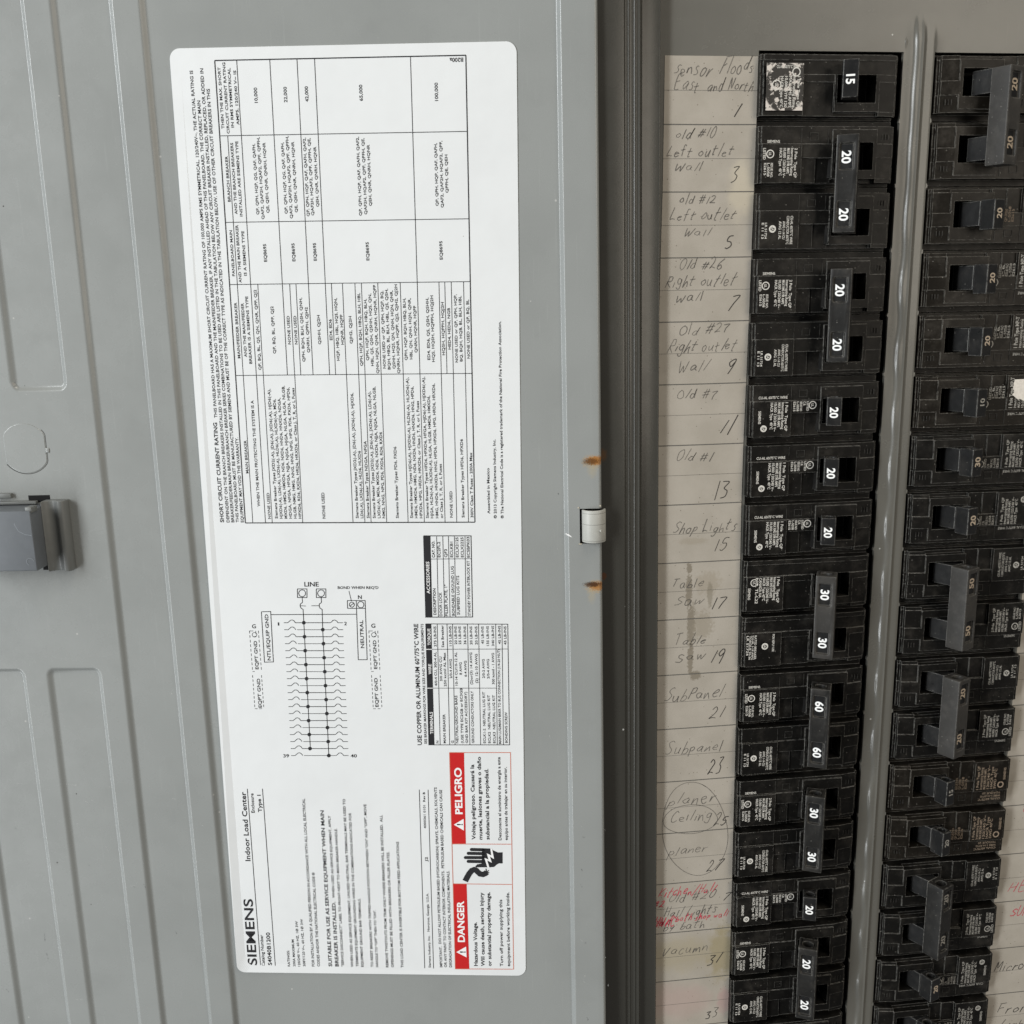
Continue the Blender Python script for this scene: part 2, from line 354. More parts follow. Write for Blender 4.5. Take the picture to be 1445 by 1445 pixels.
def paper(name, stains):
    m, nt, b = mat(name); k = NB(nt)
    col = k.mix(k.step(k.noise(.06, 4), .3, .7), (.40, .365, .312), (.35, .318, .268))
    col = k.mix(k.m('MULTIPLY', k.step(k.noise(1.3, 5, rough=.75), .55, .75), .35), col, (.27, .24, .20)); col = k.mix(k.specks(.5, .12, .25), col, (.20, .175, .14))
    for c, r, colr, ns, sc, soft, amt in stains: col = k.mix(k.m('MULTIPLY', k.blob(c, r, ns, sc, soft), amt), col, colr)
    k.link(col, b.inputs['Base Color']); b.inputs['Roughness'].default_value = .75; b.inputs['Specular IOR Level'].default_value = .25
    k.link(k.bump(k.noise(1.5, 4), .15, .1), b.inputs['Normal']); return m
GREASE = (.185, .158, .118)
M_paper = paper('aged_card', [((14.5, 206, 0), (1.5, 3.0), GREASE, .8, 1.1, .35, .8), ((14.5, 216, 0), (1.7, 9), GREASE, .85, 1.1, .35, .8), ((15.8, 232, 0), (2.1, 12), GREASE, .9, 1.1, .35, .8), ((15.8, 247, 0), (1.6, 9), GREASE, .85, 1.1, .35, .8), ((18.3, 255, 0), (3.0, 2.6), GREASE, .6, 1.1, .35, .8),
    ((23, 213, 0), (8, 7), (.30, .26, .20), .7, .5, .6, .6), ((21, 232, 0), (6, 8), (.27, .235, .18), .9, .9, .5, .6), ((24, 218, 0), (1.6, 7), (.20, .175, .13), .6, .9, .4, .6), ((16, 194, 0), (9, 2), (.28, .24, .18), .6, .5, .6, .4),
    ((34, 394, 0), (8.5, 19), (.29, .245, .145), .6, .25, .6, .8), ((14, 393, 0), (28, 12), (.33, .285, .19), .5, .12, .7, .6), ((12, 418, 0), (24, 13), (.42, .30, .27), .4, .1, .7, .5), ((36, 420, 0), (5, 9), (.40, .22, .22), .5, .4, .6, .4), ((33, 50, 0), (7, 16), (.56, .50, .38), .5, .1, .6, .5)])
M_paper2 = paper('aged_card_right', [((174, 350, 0), (7, 12), (.30, .27, .22), .4, .3, .7, .5), ((173, 320, 0), (5, 9), (.30, .27, .22), .4, .3, .7, .5)])
LABEL_TEXT = [['rating_heading', 'SHORT CIRCUIT CURRENT RATING', 8.29, 185.13, 'U', 1.61, 41.86, 2, 0],
['rating_heading', 'THIS PANELBOARD HAS A MAXIMUM SHORT CIRCUIT CURRENT RATING OF 100,000 AMPS RMS SYMMETRICAL, 120/240V~. THE ACTUAL RATING IS', 8.57, 141.28, 'U', 1.26, 133.3, 0, 0],
['rating_heading', 'DEPENDENT ON THE BRANCH BREAKERS INSTALLED IN THIS PANELBOARD AND THE MAIN/FEEDER BREAKER, IF ANY INSTALLED AHEAD OF THIS PANELBOARD. THE CORRECT MAIN', 10.65, 185.13, 'U', 1.29, 166.25, 0, 0],
['rating_heading', 'BREAKER/FEEDER/MAIN BREAKER/BRANCH BREAKER SERIES COMBINATIONS TO BE USED ARE LISTED IN THE TABULATION BELOW ANY CIRCUIT BREAKER INSTALLED, REPLACED, OR ADDED IN', 12.64, 185.14, 'U', 1.29, 177.81, 0, 0],
['rating_heading', 'THIS PANELBOARD MUST BE MANUFACTURED BY SIEMENS AND MUST BE OF THE CORRECT TYPE AS INDICATED IN THE TABULATION BELOW. USE OF OTHER CIRCUIT BREAKERS IN THIS', 14.62, 185.15, 'U', 1.29, 170.47, 0, 0],
['rating_heading', 'EQUIPMENT MAY VOID THE WARRANTY.', 16.66, 185.15, 'U', 1.29, 35.7, 0, 0],
['rating_table', 'THEN THE MAX. SHORT', 19.31, 29.32, 'U', 1.09, 22.28, 0, 0],
['rating_table', 'CIRCUIT CURRENT RATING', 21.27, 31.17, 'U', 1.09, 25.82, 0, 0],
['rating_table', 'IN RMS SYMMETRICAL', 23.11, 28.97, 'U', 1.09, 21.62, 0, 0],
['rating_table', 'AMPS, 120/240 V~ IS', 25.26, 28.03, 'U', 1.09, 19.73, 0, 0],
['rating_table', 'BRANCH BREAKER', 19.93, 56.47, 'U', 1.11, 17.08, 0, 0],
['rating_table', 'AND THE BRANCH BREAKERS', 22.33, 61.21, 'U', 1.11, 26.66, 0, 0],
['rating_table', 'INSTALLED ARE SIEMENS TYPE', 24.3, 62.06, 'U', 1.11, 28.08, 0, 0],
['rating_table', '10,000', 32.95, 20.11, 'U', 1.28, 5.51, 0, 0],
['rating_table', '22,000', 44.42, 20.18, 'U', 1.28, 5.64, 0, 0],
['rating_table', '42,000', 52.64, 20.1, 'U', 1.28, 5.59, 0, 0],
['rating_table', '65,000', 73.55, 20.16, 'U', 1.27, 5.85, 0, 0],
['rating_table', '100,000', 102.47, 20.68, 'U', 1.26, 6.56, 0, 0],
['rating_table', 'QP, QPH, HQP, QG, QAF, QAFH,', 30.89, 61.48, 'U', 1.11, 26.46, 0, 0],
['rating_table', 'QAF2, QAF2H, HQAF2, QPF, QPFH,', 32.84, 63.29, 'U', 1.11, 30.71, 0, 0],
['rating_table', 'QE, QEH, QNR, QNRH, HQNR', 34.95, 60.91, 'U', 1.11, 26.29, 0, 0],
['rating_table', 'QP, QPH, HQP, QG, QAF, QAFH,', 42.13, 61.32, 'U', 1.11, 26.63, 0, 0],
['rating_table', 'QAF2, QAF2H, HQAF2, QPF, QPFH,', 44.09, 63.12, 'U', 1.11, 30.77, 0, 0],
['rating_table', 'QE, QEH, QNR, QNRH, HQNR', 46.17, 60.86, 'U', 1.1, 26.36, 0, 0],
['rating_table', 'QP, QPH, HQP, QAF, QAFH, QAF2,', 50.76, 62.43, 'U', 1.1, 29.32, 0, 0],
['rating_table', 'QAF2H, HQAF2, QPF, QPFH, QE,', 52.58, 62.12, 'U', 1.1, 28.84, 0, 0],
['rating_table', 'QEH, QNR, QNRH, HQNR', 54.7, 58.9, 'U', 1.1, 22.41, 0, 0],
['rating_table', 'QP, QPH, HQP, QAF, QAFH, QAF2,', 71.43, 62.49, 'U', 1.1, 29.35, 0, 0],
['rating_table', 'QAF2H, HQAF2, QPF, QPFH, QE,', 73.5, 62.04, 'U', 1.1, 28.4, 0, 0],
['rating_table', 'QEH, QNR, QNRH, HQNR', 75.48, 58.87, 'U', 1.1, 22.78, 0, 0],
['rating_table', 'QP, QPH, HQP, QAF, QAFH,', 101.55, 59.25, 'U', 1.09, 23.28, 0, 0],
['rating_table', 'QAF2, QAF2H, HQAF2, QPF,', 103.57, 59.9, 'U', 1.09, 24.73, 0, 0],
['rating_table', 'QPFH, QE, QEH', 105.54, 54.42, 'U', 1.09, 14.19, 0, 0],
['rating_table', 'PANELBOARD MAIN', 19.73, 84.88, 'U', 1.12, 17.63, 0, 0],
['rating_table', 'AND THE MAIN BREAKER', 22.26, 87.47, 'U', 1.12, 22.22, 0, 0],
['rating_table', 'IS A SIEMENS TYPE', 24.48, 84.79, 'U', 1.12, 17.18, 0, 0],
['rating_table', 'EQ8695', 32.92, 79.49, 'U', 1.22, 6.83, 0, 0],
['rating_table', 'EQ8695', 44.24, 79.49, 'U', 1.22, 6.92, 0, 0],
['rating_table', 'EQ8695', 52.76, 79.36, 'U', 1.21, 6.81, 0, 0],
['rating_table', 'EQ8695', 73.67, 79.53, 'U', 1.21, 7.04, 0, 0],
['rating_table', 'EQ8695', 102.7, 79.56, 'U', 1.2, 7.07, 0, 0],
['rating_table', 'MAIN/FEEDER BREAKER', 19.76, 117.27, 'U', 1.14, 22.15, 0, 0],
['rating_table', 'AND THE MAIN/FEEDER', 22.49, 116.79, 'U', 1.14, 21.38, 0, 0],
['rating_table', 'BREAKER IS A SIEMENS TYPE', 24.39, 119.51, 'U', 1.14, 26.71, 0, 0],
['rating_table', 'QP, BQ, BL, QS, QN, QNR, QPP, QJ2', 27.97, 122.04, 'U', 1.14, 31.78, 0, 0],
['rating_table', 'QP, BQ, BL, QPP, QJ2', 34.33, 115.53, 'U', 1.14, 18.75, 0, 0],
['rating_table', 'NONE USED', 40.64, 111.9, 'U', 1.13, 11.3, 0, 0],
['rating_table', 'NONE USED', 43.37, 111.93, 'U', 1.13, 11.3, 0, 0],
['rating_table', 'QPH, BQH, BLH, QSH, QNH,', 46.04, 118.89, 'U', 1.14, 25.35, 0, 0],
['rating_table', 'QNRH, QPPH, QJH2', 48.14, 115.26, 'U', 1.13, 17.97, 0, 0],
['rating_table', 'QSHH, QJ2H', 52.84, 112.02, 'U', 1.13, 11.54, 0, 0],
['rating_table', 'ED4, ED6', 57.55, 110.4, 'U', 1.13, 8.27, 0, 0],
['rating_table', 'HQP, HBQ, HBL, HQS, HQN,', 60.05, 118.57, 'U', 1.13, 24.71, 0, 0],
['rating_table', 'HQNR, HQPP', 62.09, 112.21, 'U', 1.13, 11.88, 0, 0],
['rating_table', 'QJH2, QJ2H', 65.6, 111.89, 'U', 1.13, 10.88, 0, 0],
['rating_table', 'QPH, HQP, BQH, HBQ, BLH, HBL', 69.43, 120.78, 'U', 1.13, 28.8, 0, 0],
['rating_table', 'QPH, HQP, BQH, HBQ, BLH,', 71.94, 118.62, 'U', 1.13, 24.29, 0, 0],
['rating_table', 'HBL, QS, QSH, QSHH, HQS, QN,', 73.81, 120.82, 'U', 1.13, 28.54, 0, 0],
['rating_table', 'QNH, HQN, QNR, QNRH, HQNR, HQPP', 75.85, 123.79, 'U', 1.13, 34.84, 0, 0],
['rating_table', 'NONE USED or QP, QPH, HQP, BQ,', 78.66, 121.88, 'U', 1.13, 30.63, 0, 0],
['rating_table', 'BQH, HBQ, BL, BLH, HBL, QS, QSH,', 80.54, 122.31, 'U', 1.13, 31.82, 0, 0],
['rating_table', 'QSHH, HQS, QN, QNH, HQN, QNR,', 82.51, 122.02, 'U', 1.13, 30.87, 0, 0],
['rating_table', 'QNRH, HQNR, HQPP, QJ2, QJH2, QJ2H', 84.35, 123.87, 'U', 1.13, 35.01, 0, 0],
['rating_table', 'QPH, HQP, BQH, HBQ, BLH,', 87.5, 118.67, 'U', 1.13, 24.5, 0, 0],
['rating_table', 'HBL, QN, QNH, HQN, QNR,', 89.57, 118.33, 'U', 1.13, 24.04, 0, 0],
['rating_table', 'QNRH, HQNR, HQPP', 91.59, 115.68, 'U', 1.13, 18.49, 0, 0],
['rating_table', 'ED4, ED6, QS, QSH, QSHH,', 96.68, 118.65, 'U', 1.13, 24.53, 0, 0],
['rating_table', 'HQS, HQSH, HQPPH, HQJ2H', 98.5, 119.43, 'U', 1.13, 26.12, 0, 0],
['rating_table', 'HQSH, HQPPH, HQJ2H', 102.66, 116.79, 'U', 1.12, 20.82, 0, 0],
['rating_table', 'HED4, HED6, NGB', 105.12, 114.55, 'U', 1.12, 16.32, 0, 0],
['rating_table', 'NONE USED or QP, QPH, HQP,', 107.86, 119.72, 'U', 1.12, 26.7, 0, 0],
['rating_table', 'BQ, BQH, HQB, BL, BLH, HBL', 109.71, 119.38, 'U', 1.12, 25.8, 0, 0],
['rating_table', 'NONE USED or QP, BQ, BL', 112.69, 118.25, 'U', 1.12, 23.2, 0, 0],
['rating_table', 'MAIN BREAKER', 20.05, 164.39, 'U', 1.17, 13.76, 0, 0],
['rating_table', 'WHEN THE MAIN PROTECTING THE SYSTEM IS A', 24.0, 178.41, 'U', 1.18, 44.13, 0, 0],
['rating_table', 'NONE USED', 28.17, 183.67, 'U', 1.18, 11.06, 0, 0],
['rating_table', 'Siemens Breaker Types JXD2(-A), JD6(-A), JXD6(-A), HJD6(-A),', 31.12, 183.57, 'U', 1.18, 53.88, 0, 0],
['rating_table', 'HJXD6(-A), LD6(-A), LXD6(-A), HLD6(-A), HLXD6(-A), MD6,', 33.1, 183.58, 'U', 1.18, 49.8, 0, 0],
['rating_table', 'MXD6, HMD6, HMXD6, ND6, NXD6, HND6, HNXD6, NDGA,', 35.08, 183.59, 'U', 1.18, 50.25, 0, 0],
['rating_table', 'HDGA, NFGA, HFGA, NJJA, NJGA, HJGA, NLGA, HLGA, NLGB,', 37.05, 183.59, 'U', 1.18, 55.14, 0, 0],
['rating_table', 'HLGB, NMG, HMG, NNG, HNG, NPG, HPG, PD6, PXD6, HPD6,', 39.03, 183.6, 'U', 1.18, 54.51, 0, 0],
['rating_table', 'HPXD6, RD6, RXD6, HRD6, HRXD6, or Class J, T, R, or L Fuses', 41.01, 183.61, 'U', 1.17, 54.24, 0, 0],
['rating_table', 'NONE USED', 51.14, 183.64, 'U', 1.28, 11.04, 0, 0],
['rating_table', 'Siemens Breaker Types JXD2(-A), JD6(-A), JXD6(-A), HJXD6,', 64.99, 183.53, 'U', 1.17, 52.01, 0, 0],
['rating_table', 'LD6(-A), LXD6(-A), HLD6, HLXD6', 67.0, 183.54, 'U', 1.17, 28.25, 0, 0],
['rating_table', 'Siemens Breaker Types NDGA, NFGA', 69.57, 183.55, 'U', 1.17, 32.34, 0, 0],
['rating_table', 'Siemens Breaker Types JXD2(-A), JD6(-A), JXD6(-A), LD6(-A),', 72.12, 183.56, 'U', 1.17, 52.55, 0, 0],
['rating_table', 'LXD6(-A), MD6, MXD6, ND6, NXD6, NJJA, NJGA, NLGA, NLGB,', 74.14, 183.56, 'U', 1.17, 54.43, 0, 0],
['rating_table', 'NMG, NNG, NPG, PD6, PXD6, RD6, RXD6', 76.1, 183.57, 'U', 1.17, 35.98, 0, 0],
['rating_table', 'Siemens Breaker Types FD6, FXD6', 81.77, 183.59, 'U', 1.17, 29.95, 0, 0],
['rating_table', 'Siemens Breaker Types HJD6(-A), HJXD6(-A), HLD6(-A), HLXD6(-A),', 87.71, 183.61, 'U', 1.16, 58.09, 0, 0],
['rating_table', 'HMD6, HMXD6, HMG, ND6, NXD6, HND6, HNXD6, HNG, HPD6,', 89.61, 183.62, 'U', 1.16, 54.46, 0, 0],
['rating_table', 'HPXD6, HPG, HRD6, HRXD6, or Class J, T, R, or L Fuses', 91.62, 183.62, 'U', 1.16, 48.55, 0, 0],
['rating_table', 'Siemens Breaker Types HFD6, HFXD6, HFGA, HJD6(-A), HJXD6(-A),', 94.27, 183.63, 'U', 1.16, 58.32, 0, 0],
['rating_table', 'HJGA, HLD6(-A), HLXD6(-A), HLGA, HLGB, HMD6, HMXD6,', 96.17, 183.64, 'U', 1.16, 50.74, 0, 0],
['rating_table', 'HMG, HND6, HNXD6, HNG, HPD6, HPXD6, HPG, HRD6, HRXD6,', 98.28, 183.65, 'U', 1.16, 55.59, 0, 0],
['rating_table', 'or Class J, T, R, or L Fuses', 100.19, 183.65, 'U', 1.16, 22.76, 0, 0],
['rating_table', 'NONE USED', 104.26, 183.4, 'U', 1.16, 11.14, 0, 0],
['rating_table', 'Siemens Breaker Types HFD6, HFXD6', 109.11, 183.42, 'U', 1.16, 32.74, 0, 0],
['rating_table', '300V Class T Fuses - 200A Max', 112.8, 183.43, 'U', 1.16, 27.19, 0, 0],
['rating_heading', 'Assembled in Mexico', 119.73, 181.84, 'U', 1.16, 19.15, 0, 0],
['rating_heading', '© 2013 Copyright Siemens Industry, Inc.', 122.43, 183.89, 'U', 1.16, 32.97, 0, 0],
['rating_heading', '® The National Electrical Code is a registered trademark of the National Fire Protection Association.', 125.32, 183.9, 'U', 1.16, 80.25, 0, 0],
['rating_table', 'B200a', 112.38, 5.45, 'L', 1.5, 5.13, 0, 0],
['accessories_table', 'ACCESSORIES', 93.92, 216.14, 'U', 1.41, 13.96, 0, 1],
['accessories_table', 'CAT. NO.', 96.36, 200.48, 'U', 1.18, 7.18, 2, 0],
['accessories_table', 'EC2FL2', 98.72, 200.37, 'U', 1.18, 6.69, 0, 0],
['accessories_table', 'QF3', 101.49, 200.38, 'U', 1.18, 3.48, 0, 0],
['accessories_table', 'ECLKB1', 103.95, 200.38, 'U', 1.18, 6.69, 0, 0],
['accessories_table', 'ECLX2125', 106.31, 200.39, 'U', 1.18, 8.57, 0, 0],
['accessories_table', 'ECLX2225', 108.41, 200.39, 'U', 1.18, 8.56, 0, 0],
['accessories_table', 'ECSBPK03', 110.95, 200.51, 'U', 1.18, 8.86, 0, 0],
['accessories_table', 'DESCRIPTION', 96.28, 225.43, 'U', 1.19, 11.59, 2, 0],
['accessories_table', 'DOOR LOCK', 98.8, 226.01, 'U', 1.19, 10.44, 0, 0],
['accessories_table', 'FILLER PLATE, 1"', 101.19, 226.01, 'U', 1.19, 13.81, 0, 0],
['accessories_table', 'BONDABLE GROUND LUG', 104.1, 225.81, 'U', 1.19, 21.63, 0, 0],
['accessories_table', 'SUBFEED LUG KITS', 106.27, 225.42, 'U', 1.19, 17.13, 0, 0],
['accessories_table', 'STANDBY POWER INTERLOCK KIT', 110.81, 225.81, 'U', 1.19, 23.98, 0, 0],
['torque_table', 'USE COPPER OR ALUMINUM 60°/75°C WIRE', 88.38, 284.59, 'U', 1.88, 55.15, 2, 0],
['torque_table', 'SEE BREAKER MARKINGS FOR WIRE SIZE AND TORQUE REQUIREMENTS', 90.62, 283.99, 'U', 1.11, 54.55, 0, 0],
['torque_table', 'TORQUE', 93.58, 238.93, 'U', 1.34, 7.41, 0, 1],
['torque_table', 'WIRE', 93.55, 251.99, 'U', 1.34, 4.64, 0, 1],
['torque_table', 'TERMINALS', 93.56, 279.33, 'U', 1.36, 10.17, 0, 1],
['torque_table', '275 LB-INS', 95.99, 239.58, 'U', 1.09, 9.06, 0, 0],
['torque_table', 'See Breaker', 99.19, 239.88, 'U', 1.09, 9.88, 0, 0],
['torque_table', '110 LB-INS', 102.5, 239.31, 'U', 1.08, 8.88, 0, 0],
['torque_table', '20 LB-INS', 104.77, 238.56, 'U', 1.08, 8.05, 0, 0],
['torque_table', '25 LB-INS', 106.52, 238.56, 'U', 1.08, 8.04, 0, 0],
['torque_table', '36 LB-INS', 108.69, 238.55, 'U', 1.08, 8.04, 0, 0],
['torque_table', '20 LB-INS', 111.31, 238.64, 'U', 1.08, 8.13, 0, 0],
['torque_table', '20 LB-INS', 113.52, 238.64, 'U', 1.08, 8.13, 0, 0],
['torque_table', '45 LB-INS', 116.19, 238.33, 'U', 1.08, 7.82, 0, 0],
['torque_table', '135 LB-INS', 118.37, 239.2, 'U', 1.08, 8.78, 0, 0],
['torque_table', '340 LB-INS', 120.58, 239.28, 'U', 1.08, 8.99, 0, 0],
['torque_table', '45 LB-INS', 123.37, 238.4, 'U', 1.08, 8.12, 0, 0],
['torque_table', '45 LB-INS', 125.78, 238.66, 'U', 1.08, 8.16, 0, 0],
['torque_table', '4/0-4 CU, 300-4 AL', 95.81, 257.31, 'U', 1.09, 15.36, 0, 0],
['torque_table', '3/0 AWG CU', 98.09, 255.08, 'U', 1.09, 11.03, 0, 0],
['torque_table', '250 kcmil AL Max', 99.8, 257.52, 'U', 1.09, 15.32, 0, 0],
['torque_table', '2/0-4 AWG', 102.33, 253.83, 'U', 1.09, 8.69, 0, 0],
['torque_table', '10-14 CU/10-12 AL', 104.65, 257.06, 'U', 1.09, 15.0, 0, 0],
['torque_table', '8 AWG', 106.56, 252.18, 'U', 1.09, 5.6, 0, 0],
['torque_table', '6-4 AWG', 108.64, 253.06, 'U', 1.09, 7.19, 0, 0],
['torque_table', '(2)or(3) 14 AWG', 111.08, 256.59, 'U', 1.09, 14.41, 0, 0],
['torque_table', '(2) 12-10 AWG', 113.36, 255.92, 'U', 1.09, 13.13, 0, 0],
['torque_table', '2/0-2 AWG', 116.34, 253.7, 'U', 1.09, 8.59, 0, 0],
['torque_table', '2/0-4 AWG', 118.34, 253.91, 'U', 1.09, 8.81, 0, 0],
['torque_table', '300 kcmil - 1 AWG', 120.48, 256.48, 'U', 1.09, 14.14, 0, 0],
['torque_table', 'N', 95.74, 283.64, 'U', 1.11, 1.14, 0, 0],
['torque_table', 'MAIN BREAKER', 98.9, 283.62, 'U', 1.11, 13.44, 0, 0],
['torque_table', 'G', 102.35, 283.6, 'U', 1.11, 1.23, 0, 0],
['torque_table', 'NEUTRAL/GROUND BARS', 104.35, 283.59, 'U', 1.11, 21.95, 0, 0],
['torque_table', '(USE TYPE EC2GB or EC3GB', 106.6, 283.58, 'U', 1.11, 25.33, 0, 0],
['torque_table', 'GND BAR KIT ACCESSORY)', 108.52, 283.57, 'U', 1.11, 23.63, 0, 0],
['torque_table', 'GROUND CONDUCTORS ONLY', 111.24, 283.55, 'U', 1.11, 23.98, 0, 0],
['torque_table', 'ECLK1-2  NEUTRAL LUG KIT', 116.25, 283.53, 'U', 1.1, 23.62, 0, 0],
['torque_table', 'ECLK2  NEUTRAL LUG KIT', 118.37, 283.52, 'U', 1.1, 22.19, 0, 0],
['torque_table', 'ECLK3  NEUTRAL LUG KIT', 120.5, 283.5, 'U', 1.1, 22.18, 0, 0],
['torque_table', 'MAIN LUG/MAIN BRKR TO BUS CONNECTION (1/4-20 NUT)', 122.95, 283.81, 'U', 1.1, 43.09, 0, 0],
['torque_table', 'BONDING SCREW', 125.72, 283.34, 'U', 1.1, 14.17, 0, 0],
['catalogue_block', 'SIEMENS', 9.12, 393.73, 'U', 4.35, 33.99, 4, 0],
['catalogue_block', 'Indoor Load Center', 9.44, 340.87, 'U', 2.32, 33.68, 1, 0],
['catalogue_block', 'Enclosure', 12.87, 317.26, 'U', 1.53, 9.36, 0, 0],
['catalogue_block', 'Type 1', 16.08, 316.89, 'U', 1.65, 8.33, 1, 0],
['catalogue_block', 'Catalog Number', 12.73, 393.89, 'U', 1.45, 16.04, 0, 0],
['catalogue_block', 'S4040B1200', 16.04, 393.48, 'U', 1.84, 16.89, 1, 0],
['catalogue_block', 'RATINGS:', 24.43, 393.94, 'U', 1.12, 8.26, 0, 0],
['catalogue_block', '200A MAXIMUM', 26.93, 393.9, 'U', 1.12, 13.85, 0, 0],
['catalogue_block', '120/240 V~, 60 HZ, 1Ø 3W', 29.16, 393.86, 'U', 1.12, 23.22, 0, 0],
['catalogue_block', '208Y/120 V~, 60 HZ, 1Ø 3W', 31.53, 393.83, 'U', 1.12, 24.29, 0, 0],
['catalogue_block', 'FOR INSTALLATION BY A QUALIFIED PERSON IN ACCORDANCE WITH ALL LOCAL ELECTRICAL', 35.73, 393.76, 'U', 1.25, 83.52, 0, 0],
['catalogue_block', 'CODES AND/OR THE NATIONAL ELECTRICAL CODE ®', 38.22, 393.73, 'U', 1.25, 47.56, 0, 0],
['catalogue_block', 'SUITABLE FOR USE AS SERVICE EQUIPMENT WHEN MAIN', 43.86, 393.64, 'U', 1.64, 77.8, 2, 0],
['catalogue_block', 'BREAKER IS INSTALLED.', 46.87, 393.59, 'U', 1.64, 32.9, 2, 0],
['catalogue_block', 'WHEN USED AS SERVICE EQUIPMENT, APPLY', 46.75, 358.78, 'U', 1.16, 40.44, 0, 0],
['catalogue_block', '"SERVICE DISCONNECT" LABEL TO FRONT NEXT TO MAIN BREAKER HANDLE.', 49.36, 393.56, 'U', 1.18, 69.06, 0, 0],
['catalogue_block', 'WHEN USED AS SERVICE EQUIPMENT, UNUSED NEUTRAL BAR TERMINALS MAY BE USED TO', 53.66, 393.78, 'U', 1.18, 83.54, 0, 0],
['catalogue_block', 'TERMINATE EQUIPMENT GROUNDING WIRES IN THE COMBINATIONS INDICATED FOR', 56.03, 393.46, 'U', 1.18, 76.56, 0, 0],
['catalogue_block', 'EQUIPMENT GROUND BAR TERMINALS.', 58.38, 393.57, 'U', 1.18, 34.71, 0, 0],
['catalogue_block', 'TO RESET BREAKERS WITH TRIPPED HANDLE POSITION BETWEEN "ON" AND "OFF", MOVE', 62.88, 393.64, 'U', 1.18, 80.89, 0, 0],
['catalogue_block', 'HANDLE TO "OFF" THEN TO "ON".', 65.16, 393.61, 'U', 1.18, 29.01, 0, 0],
['catalogue_block', 'REMOVE TWISTOUTS FROM TRIM ONLY WHERE BREAKERS WILL BE INSTALLED.  ALL', 69.84, 393.66, 'U', 1.22, 75.79, 0, 0],
['catalogue_block', 'OPENINGS MUST BE FILLED WITH BREAKERS OR FILLER PLATES.', 72.29, 393.62, 'U', 1.22, 58.02, 0, 0],
['catalogue_block', 'THIS LOAD CENTER IS INVERTIBLE FOR BOTTOM FEED APPLICATIONS', 76.72, 393.73, 'U', 1.22, 63.04, 0, 0],
['catalogue_block', 'Siemens Industry, Inc.', 89.3, 393.54, 'U', 1.07, 16.31, 0, 0],
['catalogue_block', 'Norcross, Georgia  U.S.A.', 89.22, 375.13, 'U', 1.06, 19.19, 0, 0],
['catalogue_block', 'J2', 89.38, 340.32, 'U', 1.19, 2.28, 0, 0],
['catalogue_block', '4000361 0101  Rev B', 89.11, 324.12, 'U', 1.03, 17.39, 0, 0],
['catalogue_block', 'IMPORTANT.', 94.57, 393.29, 'U', 1.22, 10.64, 0, 0],
['catalogue_block', 'DO NOT ALLOW PETROLEUM BASED (HYDROCARBON) SPRAYS, CHEMICALS, SOLVENTS', 94.35, 381.21, 'U', 1.21, 76.82, 0, 0],
['catalogue_block', 'OR ANY PAINT TO CONTACT INTERIOR COMPONENTS.  PETROLEUM BASED CHEMICALS CAN CAUSE', 96.62, 393.25, 'U', 1.22, 87.69, 0, 0],
['catalogue_block', 'DEGRADATION OF ELECTRICAL INSULATING MATERIALS.', 98.9, 393.22, 'U', 1.22, 48.51, 0, 0],
['danger_panel', 'PELIGRO', 105.38, 317.09, 'U', 3.23, 22.04, 3, 1],
['danger_panel', 'DANGER', 105.07, 380.21, 'U', 3.2, 20.67, 3, 1],
['danger_panel', '!', 105.34, 322.45, 'U', 2.58, 0.68, 3, 0],
['danger_panel', '!', 105.26, 385.69, 'U', 2.58, 0.75, 3, 0],
['danger_panel', 'Voltaje peligroso. Causará la', 110.91, 329.36, 'U', 1.7, 35.83, 2, 0],
['danger_panel', 'muerte, lesiones graves o daño', 113.93, 329.33, 'U', 1.7, 39.48, 2, 0],
['danger_panel', 'substancial a la propiedad.', 117.1, 329.3, 'U', 1.7, 33.85, 2, 0],
['danger_panel', 'Desconecte el suministro de energía a este', 122.44, 329.53, 'U', 1.4, 39.58, 0, 0],
['danger_panel', 'equipo antes de trabajar en su interior.', 125.2, 329.5, 'U', 1.4, 34.89, 0, 0],
['danger_panel', 'Hazardous Voltage.', 110.7, 392.36, 'U', 1.7, 22.26, 2, 0],
['danger_panel', 'Will cause death, serious injury', 113.92, 392.41, 'U', 1.7, 37.11, 2, 0],
['danger_panel', 'or substantial property damage.', 116.95, 392.37, 'U', 1.69, 37.35, 2, 0],
['danger_panel', 'Turn off power supplying this', 122.3, 392.44, 'U', 1.47, 33.74, 0, 0],
['danger_panel', 'equipment before working inside.', 125.5, 392.39, 'U', 1.47, 37.47, 0, 0],
['wiring_diagram', 'LINE', 40.76, 212.94, 'R', 2.04, 6.12, 0, 0],
['wiring_diagram', "BOND WHEN REQ'D", 54.86, 214.03, 'R', 1.2, 17.31, 0, 0],
['wiring_diagram', 'N', 63.28, 218.42, 'R', 1.68, 1.63, 0, 0],
['wiring_diagram', '1', 28.42, 230.19, 'R', 1.46, 0.59, 0, 0],
['wiring_diagram', '2', 56.86, 230.05, 'R', 1.58, 1.17, 0, 0],
['wiring_diagram', '39', 27.27, 290.65, 'R', 1.55, 2.54, 0, 0],
['wiring_diagram', '40', 57.01, 290.48, 'R', 1.54, 2.71, 0, 0],
['wiring_diagram', 'G', 17.25, 231.42, 'R', 1.83, 1.65, 0, 0],
['wiring_diagram', 'G', 68.41, 231.13, 'R', 1.83, 1.76, 0, 0],
['wiring_diagram', 'NTL/EQUIP GND', 24.46, 245.88, 'U', 1.54, 20.68, 0, 0],
['wiring_diagram', 'NEUTRAL', 64.99, 240.25, 'U', 1.53, 12.46, 0, 0],
['wiring_diagram', 'EQPT GND', 18.86, 249.93, 'U', 1.43, 12.81, 0, 0],
['wiring_diagram', 'EQPT GND', 19.14, 267.5, 'U', 1.44, 13.33, 0, 0],
